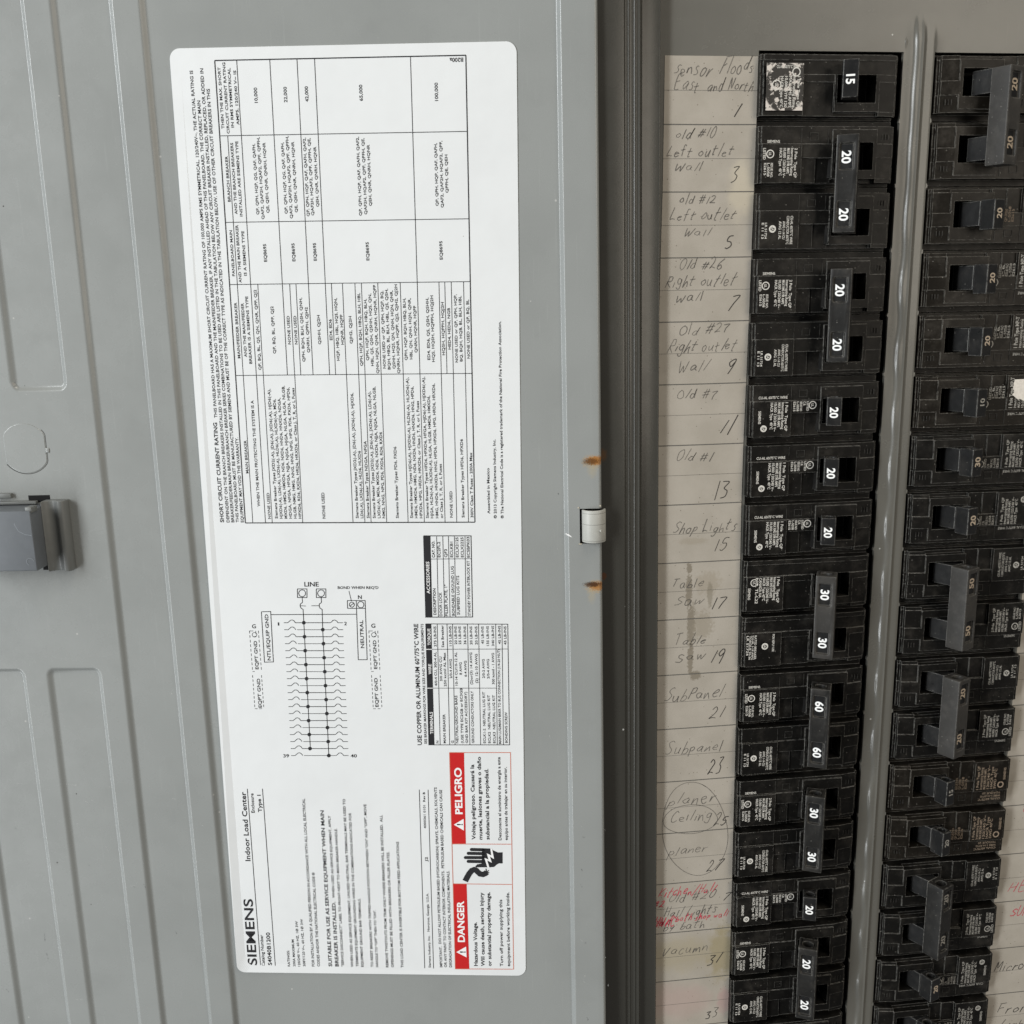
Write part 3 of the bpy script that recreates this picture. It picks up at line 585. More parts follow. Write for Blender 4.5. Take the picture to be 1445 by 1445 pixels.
['wiring_diagram', 'EQPT GND', 70.21, 249.68, 'U', 1.42, 12.93, 0, 0],
['wiring_diagram', 'EQPT GND', 70.13, 266.98, 'U', 1.43, 13.26, 0, 0]]
LABEL_STROKES = [['rating_table', [[17.33, 4.61],
[113.43, 4.61]],0.42, 0, 0],
['rating_table', [[17.33, 185.39],
[113.43, 185.39]],0.42, 0, 0],
['rating_table', [[17.33, 4.61],
[17.33, 185.39]],0.42, 0, 0],
['rating_table', [[113.43, 4.61],
[113.43, 185.39]],0.42, 0, 0],
['rating_table', [[17.33, 31.91],
[113.43, 31.91]],0.26, 0, 0],
['rating_table', [[17.33, 64.23],
[113.43, 64.23]],0.26, 0, 0],
['rating_table', [[17.33, 88.14],
[113.43, 88.14]],0.26, 0, 0],
['rating_table', [[17.33, 124.15],
[113.43, 124.15]],0.26, 0, 0],
['rating_table', [[20.46, 31.91],
[20.46, 185.39]],0.24, 0, 0],
['rating_table', [[25.81, 4.61],
[25.81, 185.39]],0.26, 0, 0],
['rating_table', [[38.54, 4.61],
[38.54, 124.15]],0.26, 0, 0],
['rating_table', [[49.0, 4.61],
[49.0, 124.15]],0.26, 0, 0],
['rating_table', [[55.74, 4.61],
[55.74, 124.15]],0.26, 0, 0],
['rating_table', [[92.39, 4.61],
[92.39, 124.15]],0.26, 0, 0],
['rating_table', [[28.67, 88.14],
[28.67, 124.15]],0.24, 0, 0],
['rating_table', [[41.48, 88.14],
[41.48, 124.15]],0.24, 0, 0],
['rating_table', [[43.99, 88.14],
[43.99, 124.15]],0.24, 0, 0],
['rating_table', [[58.18, 88.14],
[58.18, 124.15]],0.24, 0, 0],
['rating_table', [[62.6, 88.14],
[62.6, 124.15]],0.24, 0, 0],
['rating_table', [[67.57, 88.14],
[67.57, 124.15]],0.24, 0, 0],
['rating_table', [[70.15, 88.14],
[70.15, 124.15]],0.24, 0, 0],
['rating_table', [[76.69, 88.14],
[76.69, 124.15]],0.24, 0, 0],
['rating_table', [[85.62, 88.14],
[85.62, 124.15]],0.24, 0, 0],
['rating_table', [[101.01, 88.14],
[101.01, 124.15]],0.24, 0, 0],
['rating_table', [[103.32, 88.14],
[103.32, 124.15]],0.24, 0, 0],
['rating_table', [[105.88, 88.14],
[105.88, 124.15]],0.24, 0, 0],
['rating_table', [[110.76, 88.14],
[110.76, 124.15]],0.24, 0, 0],
['rating_table', [[28.67, 124.15],
[28.67, 185.39]],0.24, 0, 0],
['rating_table', [[41.51, 124.15],
[41.51, 185.39]],0.24, 0, 0],
['rating_table', [[62.6, 124.15],
[62.6, 185.39]],0.24, 0, 0],
['rating_table', [[67.57, 124.15],
[67.57, 185.39]],0.24, 0, 0],
['rating_table', [[70.15, 124.15],
[70.15, 185.39]],0.24, 0, 0],
['rating_table', [[76.69, 124.15],
[76.69, 185.39]],0.24, 0, 0],
['rating_table', [[85.62, 124.15],
[85.62, 185.39]],0.24, 0, 0],
['rating_table', [[92.39, 124.15],
[92.39, 185.39]],0.24, 0, 0],
['rating_table', [[101.01, 124.15],
[101.01, 185.39]],0.24, 0, 0],
['rating_table', [[105.88, 124.15],
[105.88, 185.39]],0.24, 0, 0],
['rating_table', [[110.76, 124.15],
[110.76, 185.39]],0.24, 0, 0],
['accessories_table', [[91.91, 191.14],
[111.68, 191.2],
[111.65, 226.39],
[91.8, 226.48],
[91.91, 191.14]],0.35, 0, 0],
['accessories_table', [[97.34, 191.42],
[97.18, 226.4]],0.25, 0, 0],
['accessories_table', [[99.91, 191.43],
[99.76, 226.4]],0.25, 0, 0],
['accessories_table', [[102.26, 191.43],
[102.07, 226.39]],0.25, 0, 0],
['accessories_table', [[104.75, 191.44],
[104.5, 226.39]],0.25, 0, 0],
['accessories_table', [[109.15, 191.45],
[108.86, 226.39]],0.25, 0, 0],
['accessories_table', [[94.64, 201.12],
[111.78, 201.0]],0.22, 0, 0],
['torque_table', [[91.69, 229.44],
[126.47, 229.55],
[126.59, 284.24],
[91.46, 284.44],
[91.69, 229.44]],0.3, 0, 0],
['torque_table', [[96.55, 229.44],
[96.4, 284.41]],0.25, 0, 0],
['torque_table', [[100.71, 229.43],
[100.54, 284.39]],0.25, 0, 0],
['torque_table', [[103.07, 229.43],
[102.88, 284.37]],0.25, 0, 0],
['torque_table', [[109.42, 229.43],
[109.35, 284.34]],0.25, 0, 0],
['torque_table', [[114.1, 229.43],
[114.03, 284.31]],0.25, 0, 0],
['torque_table', [[121.35, 229.42],
[121.25, 284.27]],0.25, 0, 0],
['torque_table', [[124.0, 229.42],
[123.92, 284.26]],0.25, 0, 0],
['torque_table', [[91.65, 240.77],
[126.46, 240.58]],0.22, 0, 0],
['torque_table', [[91.44, 258.3],
[121.13, 258.2]],0.22, 0, 0],
['torque_table', [[91.52, 240.77],
[94.03, 240.76]],0.3, 1, 0],
['torque_table', [[91.44, 258.3],
[93.97, 258.29]],0.3, 1, 0],
['catalogue_block', [[10.32, 305.68],
[10.74, 394.14]],0.3, 0, 0],
['catalogue_block', [[17.1, 305.63],
[17.58, 394.19]],0.3, 0, 0],
['catalogue_block', [[86.64, 305.56],
[86.48, 393.84]],0.28, 0, 0],
['catalogue_block', [[90.52, 305.53],
[90.51, 393.95]],0.28, 0, 0],
['danger_panel', [[100.39, 287.98],
[126.95, 287.83],
[127.09, 393.77],
[100.48, 394.02],
[100.39, 287.98]],0.3, 3, 0],
['danger_panel', [[100.55, 331.56],
[126.91, 331.42]],0.3, 3, 0],
['danger_panel', [[100.5, 351.09],
[126.7, 351.13]],0.3, 3, 0],
['danger_panel', [[105.93, 349.72],
[106.8, 347.88],
[107.85, 345.94],
[108.97, 344.48],
[110.07, 343.99],
[110.94, 344.32],
[111.67, 345.18],
[112.66, 346.13],
[113.96, 346.35],
[115.06, 345.86],
[115.73, 345.23]],2.6, 0, 0],
['danger_panel', [[115.6, 345.13],
[116.62, 344.3]],0.45, 0, 0],
['danger_panel', [[115.6, 345.13],
[116.73, 345.51]],0.45, 0, 0],
['danger_panel', [[115.6, 345.13],
[115.32, 343.45]],0.45, 0, 0],
['wiring_diagram', [[37.67, 214.02],
[41.75, 214.02],
[41.55, 217.81],
[37.52, 217.81],
[37.67, 214.02]],0.3, 0, 0],
['wiring_diagram', [[41.06, 215.94],
[40.97, 216.41],
[40.74, 216.83],
[40.4, 217.16],
[39.98, 217.37],
[39.52, 217.45],
[39.08, 217.37],
[38.68, 217.16],
[38.38, 216.83],
[38.19, 216.41],
[38.14, 215.94],
[38.24, 215.48],
[38.47, 215.06],
[38.81, 214.72],
[39.23, 214.51],
[39.69, 214.44],
[40.13, 214.51],
[40.53, 214.73],
[40.83, 215.06],
[41.02, 215.48],
[41.06, 215.94]],0.3, 0, 0],
['wiring_diagram', [[45.72, 214.02],
[49.79, 214.03],
[49.61, 217.81],
[45.58, 217.81],
[45.72, 214.02]],0.3, 0, 0],
['wiring_diagram', [[49.12, 215.95],
[49.02, 216.41],
[48.79, 216.83],
[48.46, 217.16],
[48.04, 217.38],
[47.58, 217.45],
[47.14, 217.38],
[46.74, 217.16],
[46.43, 216.83],
[46.25, 216.41],
[46.2, 215.95],
[46.3, 215.48],
[46.52, 215.06],
[46.86, 214.73],
[47.28, 214.52],
[47.73, 214.44],
[48.18, 214.52],
[48.58, 214.73],
[48.88, 215.06],
[49.07, 215.48],
[49.12, 215.95]],0.3, 0, 0],
['wiring_diagram', [[58.7, 219.14],
[66.27, 219.15],
[66.07, 245.48],
[62.24, 245.49],
[62.49, 219.14]],0.3, 0, 0],
['wiring_diagram', [[58.7, 219.14],
[58.66, 222.58],
[66.25, 222.58]],0.3, 0, 0],
['wiring_diagram', [[61.6, 220.95],
[61.53, 221.29],
[61.37, 221.59],
[61.12, 221.83],
[60.82, 221.99],
[60.5, 222.04],
[60.18, 221.99],
[59.89, 221.83],
[59.67, 221.59],
[59.53, 221.29],
[59.5, 220.95],
[59.56, 220.62],
[59.72, 220.31],
[59.97, 220.07],
[60.27, 219.92],
[60.59, 219.87],
[60.92, 219.92],
[61.2, 220.07],
[61.42, 220.31],
[61.56, 220.62],
[61.6, 220.95]],0.3, 0, 0],
['wiring_diagram', [[59.76, 221.56],
[61.45, 220.23]],0.3, 0, 0],
['wiring_diagram', [[65.68, 220.95],
[65.59, 221.38],
[65.39, 221.77],
[65.08, 222.08],
[64.69, 222.27],
[64.28, 222.34],
[63.86, 222.27],
[63.5, 222.08],
[63.22, 221.77],
[63.04, 221.38],
[62.99, 220.95],
[63.08, 220.52],
[63.29, 220.14],
[63.59, 219.83],
[63.98, 219.63],
[64.39, 219.57],
[64.8, 219.63],
[65.17, 219.83],
[65.45, 220.14],
[65.63, 220.52],
[65.68, 220.95]],0.3, 0, 0],
['wiring_diagram', [[59.59, 214.93],
[60.44, 219.44]],0.25, 0, 0],
['wiring_diagram', [[39.52, 217.45],
[39.53, 219.44]],0.25, 0, 0],
['wiring_diagram', [[39.59, 219.44],
[39.44, 220.04],
[38.59, 220.65],
[38.43, 221.43],
[38.73, 222.46],
[39.63, 223.07],
[39.61, 228.96],
[39.41, 286.53]],0.3, 0, 0],
['wiring_diagram', [[47.58, 217.45],
[47.66, 219.44],
[47.57, 220.04],
[46.72, 220.65],
[46.56, 221.43],
[46.86, 222.46],
[47.77, 223.07],
[47.56, 232.0],
[47.39, 289.7]],0.3, 0, 0],
['wiring_diagram', [[38.72, 221.43],
[40.88, 221.55]],0.25, 0, 0],
['wiring_diagram', [[43.23, 221.43],
[46.33, 221.43]],0.25, 0, 0],
['wiring_diagram', [[25.88, 225.37],
[62.23, 225.19]],0.3, 0, 0],
['wiring_diagram', [[31.02, 228.96],
[32.67, 228.96],
[33.28, 228.48],
[34.03, 227.81],
[34.85, 227.74],
[35.53, 228.23],
[35.96, 228.96]],0.26, 0, 0],
['wiring_diagram', [[35.96, 228.96],
[50.94, 228.95]],0.3, 0, 0],
['wiring_diagram', [[50.94, 228.95],
[51.54, 228.59],
[52.16, 227.86],
[52.99, 227.74],
[53.78, 228.22],
[54.22, 228.95],
[56.33, 228.95]],0.26, 0, 0],
['wiring_diagram', [[31.01, 232.08],
[32.66, 232.08],
[33.27, 231.59],
[34.02, 230.92],
[34.85, 230.86],
[35.53, 231.35],
[35.96, 232.08]],0.26, 0, 0],
['wiring_diagram', [[36.55, 232.08],
[50.91, 232.07]],0.22, 0, 0],
['wiring_diagram', [[50.91, 232.07],
[51.52, 231.7],
[52.14, 230.97],
[52.97, 230.84],
[53.77, 231.33],
[54.2, 232.06],
[56.32, 232.06]],0.26, 0, 0],
['wiring_diagram', [[30.99, 235.21],
[32.65, 235.21],
[33.27, 234.72],
[34.01, 234.04],
[34.84, 233.98],
[35.52, 234.47],
[35.95, 235.2]],0.26, 0, 0],
['wiring_diagram', [[35.95, 235.2],
[50.89, 235.19]],0.3, 0, 0],
['wiring_diagram', [[50.89, 235.19],
[51.5, 234.82],
[52.12, 234.08],
[52.95, 233.96],
[53.75, 234.45],
[54.19, 235.18],
[56.3, 235.18]],0.26, 0, 0],
['wiring_diagram', [[30.98, 238.34],
[32.64, 238.34],
[33.26, 237.85],
[34.0, 237.17],
[34.83, 237.11],
[35.51, 237.6],
[35.95, 238.34]],0.26, 0, 0],
['wiring_diagram', [[36.54, 238.34],
[50.87, 238.32]],0.22, 0, 0],
['wiring_diagram', [[50.87, 238.32],
[51.48, 237.95],
[52.1, 237.21],
[52.93, 237.09],
[53.73, 237.58],
[54.17, 238.31],
[56.29, 238.31]],0.26, 0, 0],
['wiring_diagram', [[30.97, 241.49],
[32.63, 241.49],
[33.25, 240.99],
[33.99, 240.31],
[34.83, 240.25],
[35.51, 240.74],
[35.94, 241.48]],0.26, 0, 0],
['wiring_diagram', [[35.94, 241.48],
[50.85, 241.46]],0.3, 0, 0],
['wiring_diagram', [[50.85, 241.46],
[51.46, 241.09],
[52.08, 240.35],
[52.92, 240.22],
[53.72, 240.71],
[54.15, 241.45],
[56.28, 241.45]],0.26, 0, 0],
['wiring_diagram', [[30.96, 244.64],
[32.62, 244.64],
[33.24, 244.14],
[33.99, 243.46],
[34.82, 243.4],
[35.5, 243.89],
[35.93, 244.63]],0.26, 0, 0],
['wiring_diagram', [[36.53, 244.63],
[50.83, 244.6]],0.22, 0, 0],
['wiring_diagram', [[50.83, 244.6],
[51.44, 244.23],
[52.07, 243.49],
[52.9, 243.37],
[53.7, 243.86],
[54.14, 244.6],
[56.26, 244.59]],0.26, 0, 0],
['wiring_diagram', [[30.94, 247.81],
[32.61, 247.8],
[33.23, 247.3],
[33.98, 246.62],
[34.81, 246.56],
[35.49, 247.05],
[35.93, 247.79]],0.26, 0, 0],
['wiring_diagram', [[35.93, 247.79],
[50.81, 247.76]],0.3, 0, 0],
['wiring_diagram', [[50.81, 247.76],
[51.42, 247.39],
[52.05, 246.64],
[52.88, 246.52],
[53.68, 247.01],
[54.12, 247.75],
[56.25, 247.75]],0.26, 0, 0],
['wiring_diagram', [[30.93, 250.98],
[32.6, 250.97],
[33.22, 250.48],
[33.97, 249.79],
[34.8, 249.73],
[35.49, 250.22],
[35.92, 250.97]],0.26, 0, 0],
['wiring_diagram', [[36.52, 250.96],
[50.79, 250.93]],0.22, 0, 0],
['wiring_diagram', [[50.79, 250.93],
[51.4, 250.55],
[52.03, 249.81],
[52.86, 249.68],
[53.67, 250.18],
[54.11, 250.92],
[56.24, 250.92]],0.26, 0, 0],
['wiring_diagram', [[30.92, 254.16],
[32.58, 254.16],
[33.21, 253.65],
[33.96, 252.97],
[34.8, 252.9],
[35.48, 253.4],
[35.92, 254.15]],0.26, 0, 0],
['wiring_diagram', [[35.92, 254.15],
[50.77, 254.11]],0.3, 0, 0],
['wiring_diagram', [[50.77, 254.11],
[51.38, 253.73],
[52.01, 252.98],
[52.84, 252.85],
[53.65, 253.35],
[54.09, 254.1],
[56.22, 254.09]],0.26, 0, 0],
['wiring_diagram', [[30.9, 257.35],
[32.57, 257.35],
[33.2, 256.84],
[33.95, 256.15],
[34.79, 256.09],
[35.48, 256.59],
[35.91, 257.34]],0.26, 0, 0],
['wiring_diagram', [[36.51, 257.33],
[50.75, 257.29]],0.22, 0, 0],
['wiring_diagram', [[50.75, 257.29],
[51.36, 256.91],
[51.99, 256.16],
[52.83, 256.04],
[53.63, 256.53],
[54.07, 257.28],
[56.21, 257.27]],0.26, 0, 0],
['wiring_diagram', [[30.89, 260.55],
[32.56, 260.55],
[33.19, 260.04],
[33.94, 259.35],
[34.78, 259.29],
[35.47, 259.78],
[35.91, 260.54]],0.26, 0, 0],
['wiring_diagram', [[35.91, 260.54],
[50.73, 260.49]],0.3, 0, 0],
['wiring_diagram', [[50.73, 260.49],
[51.34, 260.11],
[51.97, 259.35],
[52.81, 259.23],
[53.62, 259.73],
[54.06, 260.48],
[56.2, 260.47]],0.26, 0, 0],
['wiring_diagram', [[30.88, 263.76],
[32.55, 263.76],
[33.18, 263.25],
[33.93, 262.56],
[34.77, 262.49],
[35.46, 262.99],
[35.9, 263.75]],0.26, 0, 0],
['wiring_diagram', [[36.5, 263.74],
[50.7, 263.69]],0.22, 0, 0],
['wiring_diagram', [[50.7, 263.69],
[51.32, 263.31],
[51.95, 262.56],
[52.79, 262.43],
[53.6, 262.93],
[54.04, 263.68],
[56.19, 263.67]],0.26, 0, 0],
['wiring_diagram', [[30.86, 266.98],
[32.54, 266.98],
[33.17, 266.47],
[33.93, 265.77],
[34.77, 265.71],
[35.46, 266.21],
[35.89, 266.96]],0.26, 0, 0],
['wiring_diagram', [[35.89, 266.96],
[50.68, 266.91]],0.3, 0, 0],
['wiring_diagram', [[50.68, 266.91],
[51.3, 266.53],
[51.93, 265.77],
[52.77, 265.64],
[53.58, 266.14],
[54.02, 266.89],
[56.17, 266.88]],0.26, 0, 0],
['wiring_diagram', [[30.85, 270.21],
[32.53, 270.21],
[33.16, 269.7],
[33.92, 269.0],
[34.76, 268.93],
[35.45, 269.43],
[35.89, 270.19]],0.26, 0, 0],
['wiring_diagram', [[36.49, 270.19],
[50.66, 270.13]],0.22, 0, 0],
['wiring_diagram', [[50.66, 270.13],
[51.28, 269.75],
[51.91, 268.99],
[52.75, 268.86],
[53.57, 269.36],
[54.01, 270.12],
[56.16, 270.11]],0.26, 0, 0],
['wiring_diagram', [[30.84, 273.45],
[32.52, 273.44],
[33.15, 272.93],
[33.91, 272.23],
[34.75, 272.16],
[35.44, 272.67],
[35.88, 273.43]],0.26, 0, 0],
['wiring_diagram', [[35.88, 273.43],
[50.64, 273.36]],0.3, 0, 0],
['wiring_diagram', [[50.64, 273.36],
[51.26, 272.98],
[51.89, 272.22],
[52.73, 272.09],
[53.55, 272.59],
[53.99, 273.35],
[56.15, 273.34]],0.26, 0, 0],
['wiring_diagram', [[30.83, 276.7],
[32.51, 276.69],
[33.14, 276.18],
[33.9, 275.48],
[34.74, 275.41],
[35.44, 275.91],
[35.88, 276.68]],0.26, 0, 0],
['wiring_diagram', [[36.48, 276.67],
[50.62, 276.61]],0.22, 0, 0],
['wiring_diagram', [[50.62, 276.61],
[51.24, 276.22],
[51.87, 275.46],
[52.72, 275.32],
[53.53, 275.83],
[53.98, 276.59],
[56.13, 276.58]],0.26, 0, 0],
['wiring_diagram', [[30.81, 279.96],
[32.5, 279.95],
[33.13, 279.44],
[33.89, 278.73],
[34.74, 278.66],
[35.43, 279.17],
[35.87, 279.93]],0.26, 0, 0],
['wiring_diagram', [[35.87, 279.93],
[50.6, 279.86]],0.3, 0, 0],
['wiring_diagram', [[50.6, 279.86],
[51.22, 279.47],
[51.85, 278.71],
[52.7, 278.57],
[53.51, 279.08],
[53.96, 279.84],
[56.12, 279.83]],0.26, 0, 0],
['wiring_diagram', [[30.8, 283.23],
[32.49, 283.22],
[33.12, 282.7],
[33.88, 281.99],
[34.73, 281.93],
[35.43, 282.43],
[35.87, 283.2]],0.26, 0, 0],
['wiring_diagram', [[36.47, 283.2],
[50.58, 283.12]],0.22, 0, 0],
['wiring_diagram', [[50.58, 283.12],
[51.19, 282.73],
[51.83, 281.96],
[52.68, 281.83],
[53.5, 282.34],
[53.94, 283.1],
[56.11, 283.09]],0.26, 0, 0],
['wiring_diagram', [[30.79, 286.51],
[32.48, 286.5],
[33.11, 285.98],
[33.87, 285.27],
[34.72, 285.2],
[35.42, 285.71],
[35.86, 286.48]],0.26, 0, 0],
['wiring_diagram', [[35.86, 286.48],
[50.55, 286.39]],0.3, 0, 0],
['wiring_diagram', [[50.55, 286.39],
[51.17, 286.01],
[51.81, 285.23],
[52.66, 285.1],
[53.48, 285.61],
[53.93, 286.38],
[56.09, 286.36]],0.26, 0, 0],
['wiring_diagram', [[30.77, 289.79],
[32.47, 289.78],
[33.1, 289.26],
[33.86, 288.55],
[34.71, 288.48],
[35.41, 288.99],
[35.85, 289.76]],0.26, 0, 0],
['wiring_diagram', [[36.46, 289.76],
[50.53, 289.68]],0.22, 0, 0],
['wiring_diagram', [[50.53, 289.68],
[51.15, 289.29],
[51.79, 288.51],
[52.64, 288.38],
[53.46, 288.89],
[53.91, 289.66],
[56.08, 289.64]],0.26, 0, 0],
['wiring_diagram', [[21.66, 224.1],
[25.67, 223.98],
[25.49, 246.56],
[21.62, 246.69],
[21.66, 224.1]],0.3, 0, 0],
['wiring_diagram', [[16.0, 232.52],
[16.18, 250.93],
[17.67, 250.93]],0.22, 0, 1.1],
['wiring_diagram', [[19.84, 232.52],
[20.05, 250.92]],0.22, 0, 1.1],
['wiring_diagram', [[16.07, 252.61],
[16.1, 268.01],
[20.01, 268.0]],0.22, 0, 1.1],
['wiring_diagram', [[19.95, 252.6],
[20.01, 268.0]],0.22, 0, 1.1],
['wiring_diagram', [[16.17, 232.64],
[18.65, 232.64],
[18.74, 234.97],
[16.69, 235.59]],0.22, 0, 0.8],
['wiring_diagram', [[19.07, 234.36],
[19.0, 234.68],
[18.84, 234.97],
[18.61, 235.2],
[18.32, 235.35],
[18.0, 235.4],
[17.69, 235.35],
[17.42, 235.2],
[17.22, 234.97],
[17.09, 234.68],
[17.06, 234.36],
[17.13, 234.04],
[17.29, 233.74],
[17.53, 233.51],
[17.82, 233.37],
[18.13, 233.31],
[18.44, 233.36],
[18.71, 233.51],
[18.92, 233.74],
[19.04, 234.03],
[19.07, 234.36]],0.2, 0, 0],
['wiring_diagram', [[67.31, 232.48],
[67.6, 250.8],
[69.4, 250.8]],0.22, 0, 1.1],
['wiring_diagram', [[71.11, 232.47],
[71.37, 250.79]],0.22, 0, 1.1],
['wiring_diagram', [[67.66, 252.48],
[67.8, 267.81],
[71.67, 267.79]],0.22, 0, 1.1],
['wiring_diagram', [[71.37, 252.47],
[71.6, 267.79]],0.22, 0, 1.1],
['wiring_diagram', [[67.48, 232.6],
[69.94, 232.6],
[70.08, 234.91],
[68.06, 235.53]],0.22, 0, 0.8],
['wiring_diagram', [[70.4, 234.3],
[70.33, 234.62],
[70.18, 234.91],
[69.95, 235.14],
[69.67, 235.29],
[69.36, 235.34],
[69.05, 235.29],
[68.78, 235.15],
[68.57, 234.92],
[68.44, 234.63],
[68.4, 234.31],
[68.47, 233.98],
[68.62, 233.7],
[68.85, 233.47],
[69.13, 233.32],
[69.44, 233.27],
[69.75, 233.32],
[70.02, 233.46],
[70.23, 233.69],
[70.36, 233.98],
[70.4, 234.3]],0.2, 0, 0]]
